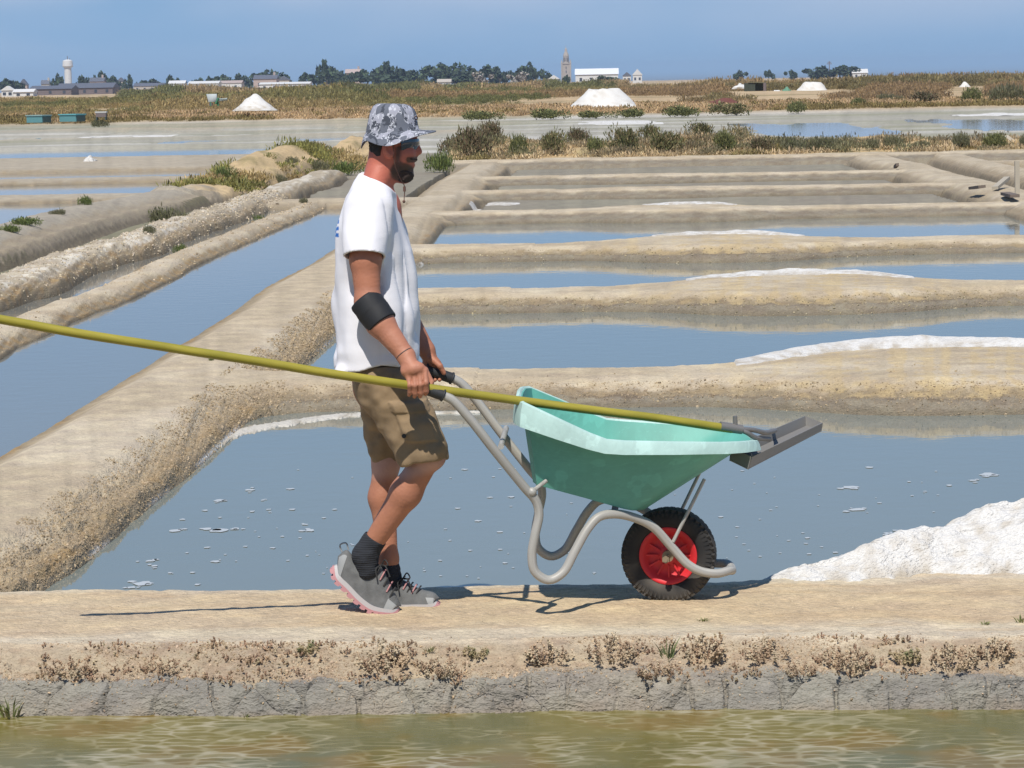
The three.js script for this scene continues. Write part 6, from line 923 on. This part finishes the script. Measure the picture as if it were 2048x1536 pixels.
    const rings = []; for (let i = 0; i <= N; i++) { const t = i / N, w = wid(t) * 0.97 + 0.002, b = S[i].clone().addScaledVector(nrm[i], 0.024), h = T[i].clone().sub(b), r = []; for (let k = 0; k <= 16; k++) { const a = Math.PI * k / 16, c2 = Math.cos(a), s2 = Math.sin(a), e = t < 0.35 ? 0.45 : 0.75; r.push(b.clone().addScaledVector(h, Math.pow(s2, e)).add(V(0, 0, Math.sign(c2) * Math.pow(Math.abs(c2), 0.8) * w * (1 - 0.25 * s2)))); } for (let k = 15; k > 0; k--) r.push(b.clone().add(V(0, 0, -Math.cos(Math.PI * k / 16) * -1 * w * 0.9))); rings.push(r.slice(0, 17)); }
    const U = loft(rings, false, true, true); const uvs = []; for (let i = 0; i < U.attributes.position.count; i++) uvs.push(U.attributes.position.getX(i) * 5, U.attributes.position.getY(i) * 5); U.setAttribute('uv', new THREE.Float32BufferAttribute(uvs, 2));
    mesh('upper', local(U, base), SHOE, q);
    // toe cap, heel counter, side stripe
    const band = (i0, i1, o, frac) => { const l = []; for (let i = i0; i <= i1; i++) { const b = S[i].clone().addScaledVector(nrm[i], 0.024), h = T[i].clone().sub(b), w = wid(i / N) * 0.97 + 0.002 + o, r = []; for (let k = 0; k <= 5; k++) { const a = Math.PI * 0.5 * frac * k / 5; r.push(b.clone().addScaledVector(h, Math.pow(Math.sin(a), i / N < 0.35 ? 0.45 : 0.75)).add(V(0, 0, Math.pow(Math.cos(a), 0.8) * w * (1 - 0.25 * Math.sin(a))))); } l.push(r); } return loft(l, false); };
    mesh('toe_cap', local(merge([band(29, 37, 0.002, 0.32)]), base), TRIM, q); mesh('heel_counter', local(merge([band(1, 7, 0.002, 0.5)]), base), TRIM, q);
    const ln = [], lp = []; laceAt.forEach(([x, y], i) => { const z = 0.034; (i % 2 ? lp : ln).push(tube([P(x - 8, y + 14, D - z), P(x - 2, y + 3, D - z * 0.8), P(x + 2, y - 4, D - z * 0.4), P(x + 4, y - 6, D + 0.01)], 0.0032, 14, 6)); });
    const [lx, ly] = laceAt[0]; ln.push(tube([P(lx, ly - 2, D - 0.02), P(lx + 9, ly + 1, D - 0.04), P(lx + 18, ly + 22, D - 0.046)], 0.0028, 16, 6), tube([P(lx, ly - 2, D - 0.02), P(lx - 10, ly + 6, D - 0.044), P(lx - 8, ly + 26, D - 0.05)], 0.0028, 16, 6), tube([P(lx, ly - 2, D - 0.02), P(lx + 8, ly - 12, D - 0.03), P(lx + 14, ly - 2, D - 0.04), P(lx + 2, ly, D - 0.02)], 0.0028, 18, 6));
    mesh('lace', local(merge(ln), base), LACE, q); mesh('lace', local(merge(lp), base), LACEP, q);
  };
  shoe([[662, 1132], [668, 1156], [690, 1178], [714, 1202], [740, 1220], [765, 1226], [790, 1227], [801, 1222]], [[676, 1112], [693, 1100], [716, 1122], [752, 1124], [768, 1142], [784, 1176], [797, 1200], [803, 1212]], 9.985, 0.048, [[762, 1132], [768, 1146], [775, 1158], [781, 1170], [787, 1181]], 'grey near shoe with lifted heel and pink sole');
  shoe([[748, 1216], [760, 1220], [785, 1221], [810, 1221], [835, 1220], [860, 1218], [876, 1212], [881, 1206]], [[752, 1180], [765, 1165], [785, 1163], [806, 1160], [822, 1170], [846, 1180], [868, 1186], [879, 1196]], 10.1, 0.047, [[806, 1158], [814, 1165], [822, 1171], [830, 1175], [838, 1178]], 'grey far shoe flat on the ground');
  mesh('pull_tab', local(tube([P(684, 1104, 9.985), P(680, 1090, 9.985), P(692, 1086, 9.985), P(697, 1100, 9.985)], 0.0032, 14, 6), base), TRIM, man);
  // hat: one lofted cloth from crown to wavy brim
  {
    const seg = 72, rows = []; const top = P(788, 207, 10.02), bw = P(785, 258, 10.02);
    const put = (f, y, off = 0) => rows.push([...Array(seg)].map((_, k) => { const a = k / seg * 6.2832, [x, yy, z] = f(Math.cos(a), Math.sin(a), a); return V(x, yy, z); }));
    const H0 = (py, cx, rx, rz, py2 = 0) => (c, s) => { const w = 1 + 0.02 * n2(c * 3 + py, s * 3, 230); const p = P(cx, py, 10.02); return [p.x + c * rx * px * w, p.y + c * py2 * px, -10.02 + s * rz * w]; };
    for (const [py, cx, rx, rz, t] of [[207, 789, 3, 0.004, 0], [207.5, 788.5, 21, 0.034, -1], [209.5, 788, 33, 0.054, -3], [215, 787.5, 41, 0.067, -4], [225, 787, 45.5, 0.075, -3], [238, 786, 49, 0.081, -1], [250, 785, 51.5, 0.084, 1], [262, 785, 54, 0.087, 3]]) put(H0(py, cx, rx, rz, t));
    const brim = (u, lift) => (c, s) => { const f = Math.max(0, c), b = Math.max(0, -c), sd = Math.abs(s), out = (f * f * 33 + b * b * 9 + sd * sd * 15), dn = (f * f * 1 + Math.pow(b, 7) * 27 + sd * sd * (b > 0 ? 24 : 24 - 8 * f)) * (0.2 + 0.8 * u); const wav = 1.6 * Math.sin(Math.atan2(s, c) * 4 + 0.8) * u; const p = P(785, 264, 10.02); return [p.x + c * (54.5 + out * u) * px, p.y + (c * 3 - dn * u - wav + lift) * px, -10.02 + s * (0.085 + out * u * px * 1.1)]; };
    for (const u of [0.15, 0.4, 0.7, 0.97]) put(brim(u, 0)); put(brim(1, -0.6)); for (const u of [0.97, 0.7, 0.4, 0.1]) put(brim(u, -2.2));
    put((c, s) => { const p = P(785, 262, 10.02); return [p.x + c * 52.5 * px, p.y, -10.02 + s * 0.0825]; });
    const g = loft(rows, true), n = seg, nn = rows.length, u = new Float32Array(nn * n * 2); for (let j = 0; j < nn; j++) for (let k = 0; k < n; k++) { const a = k / n; u[(j * n + k) * 2] = Math.abs(a * 2 - 1) * 1.6; u[(j * n + k) * 2 + 1] = [0, 0.06, 0.1, 0.14, 0.2, 0.3, 0.41, 0.5, 0.55, 0.62, 0.7, 0.78, 0.8][Math.min(j, 12)] * 1.15; } g.setAttribute('uv', new THREE.BufferAttribute(u, 2));
    const camo = tex(512, (u2, v) => { const a = fbm(u2 * 6, v * 6, 4, 231, 6), b = fbm(u2 * 9 + 3, v * 9, 4, 232, 9), c = fbm(u2 * 22, v * 22, 3, 233, 22); let k = [0.62, 0.63, 0.68]; if (a > 0.06) k = [0.40, 0.42, 0.47]; if (b + 0.3 * c > 0.14) k = [0.27, 0.29, 0.33]; if (Math.abs(a - 0.06) < 0.025 || (c > 0.28 && a < 0)) k = [0.76, 0.77, 0.81]; return k; }, true);
    mesh('hat', local(g, base), new THREE.MeshStandardMaterial({ map: camo, roughness: 0.95, bumpMap: weave, bumpScale: 0.001 }), man);
    mesh('eyelet', local(new THREE.TorusGeometry(0.006, 0.002, 6, 14).rotateY(0.4).translate(...P(832, 236, 9.99).toArray()), base), std(lin(0.05, 0.03, 0.03), 0.4, { metalness: 0.5 }), man);
    mesh('chin_cord', local(merge([tube([P(786, 288, 9.935), P(790, 330, 9.945), P(803, 362, 9.985), P(809, 372, 10.0), P(809, 392, 10.0)], 0.0017, 30, 6), new THREE.CylinderGeometry(0.005, 0.005, 0.018, 10).translate(...P(809, 378, 10).toArray()), new THREE.SphereGeometry(0.0055, 10, 8).translate(...P(808, 403, 10).toArray()), tube([P(809, 386, 10), P(808, 403, 10)], 0.0017, 6, 6)]), base), std(lin(0.12, 0.06, 0.045), 0.7), man);
  }
  console.log('skin', skin.index.count / 3, 'shirt', shirt.index.count / 3);
}

renderer.render(scene, camera);
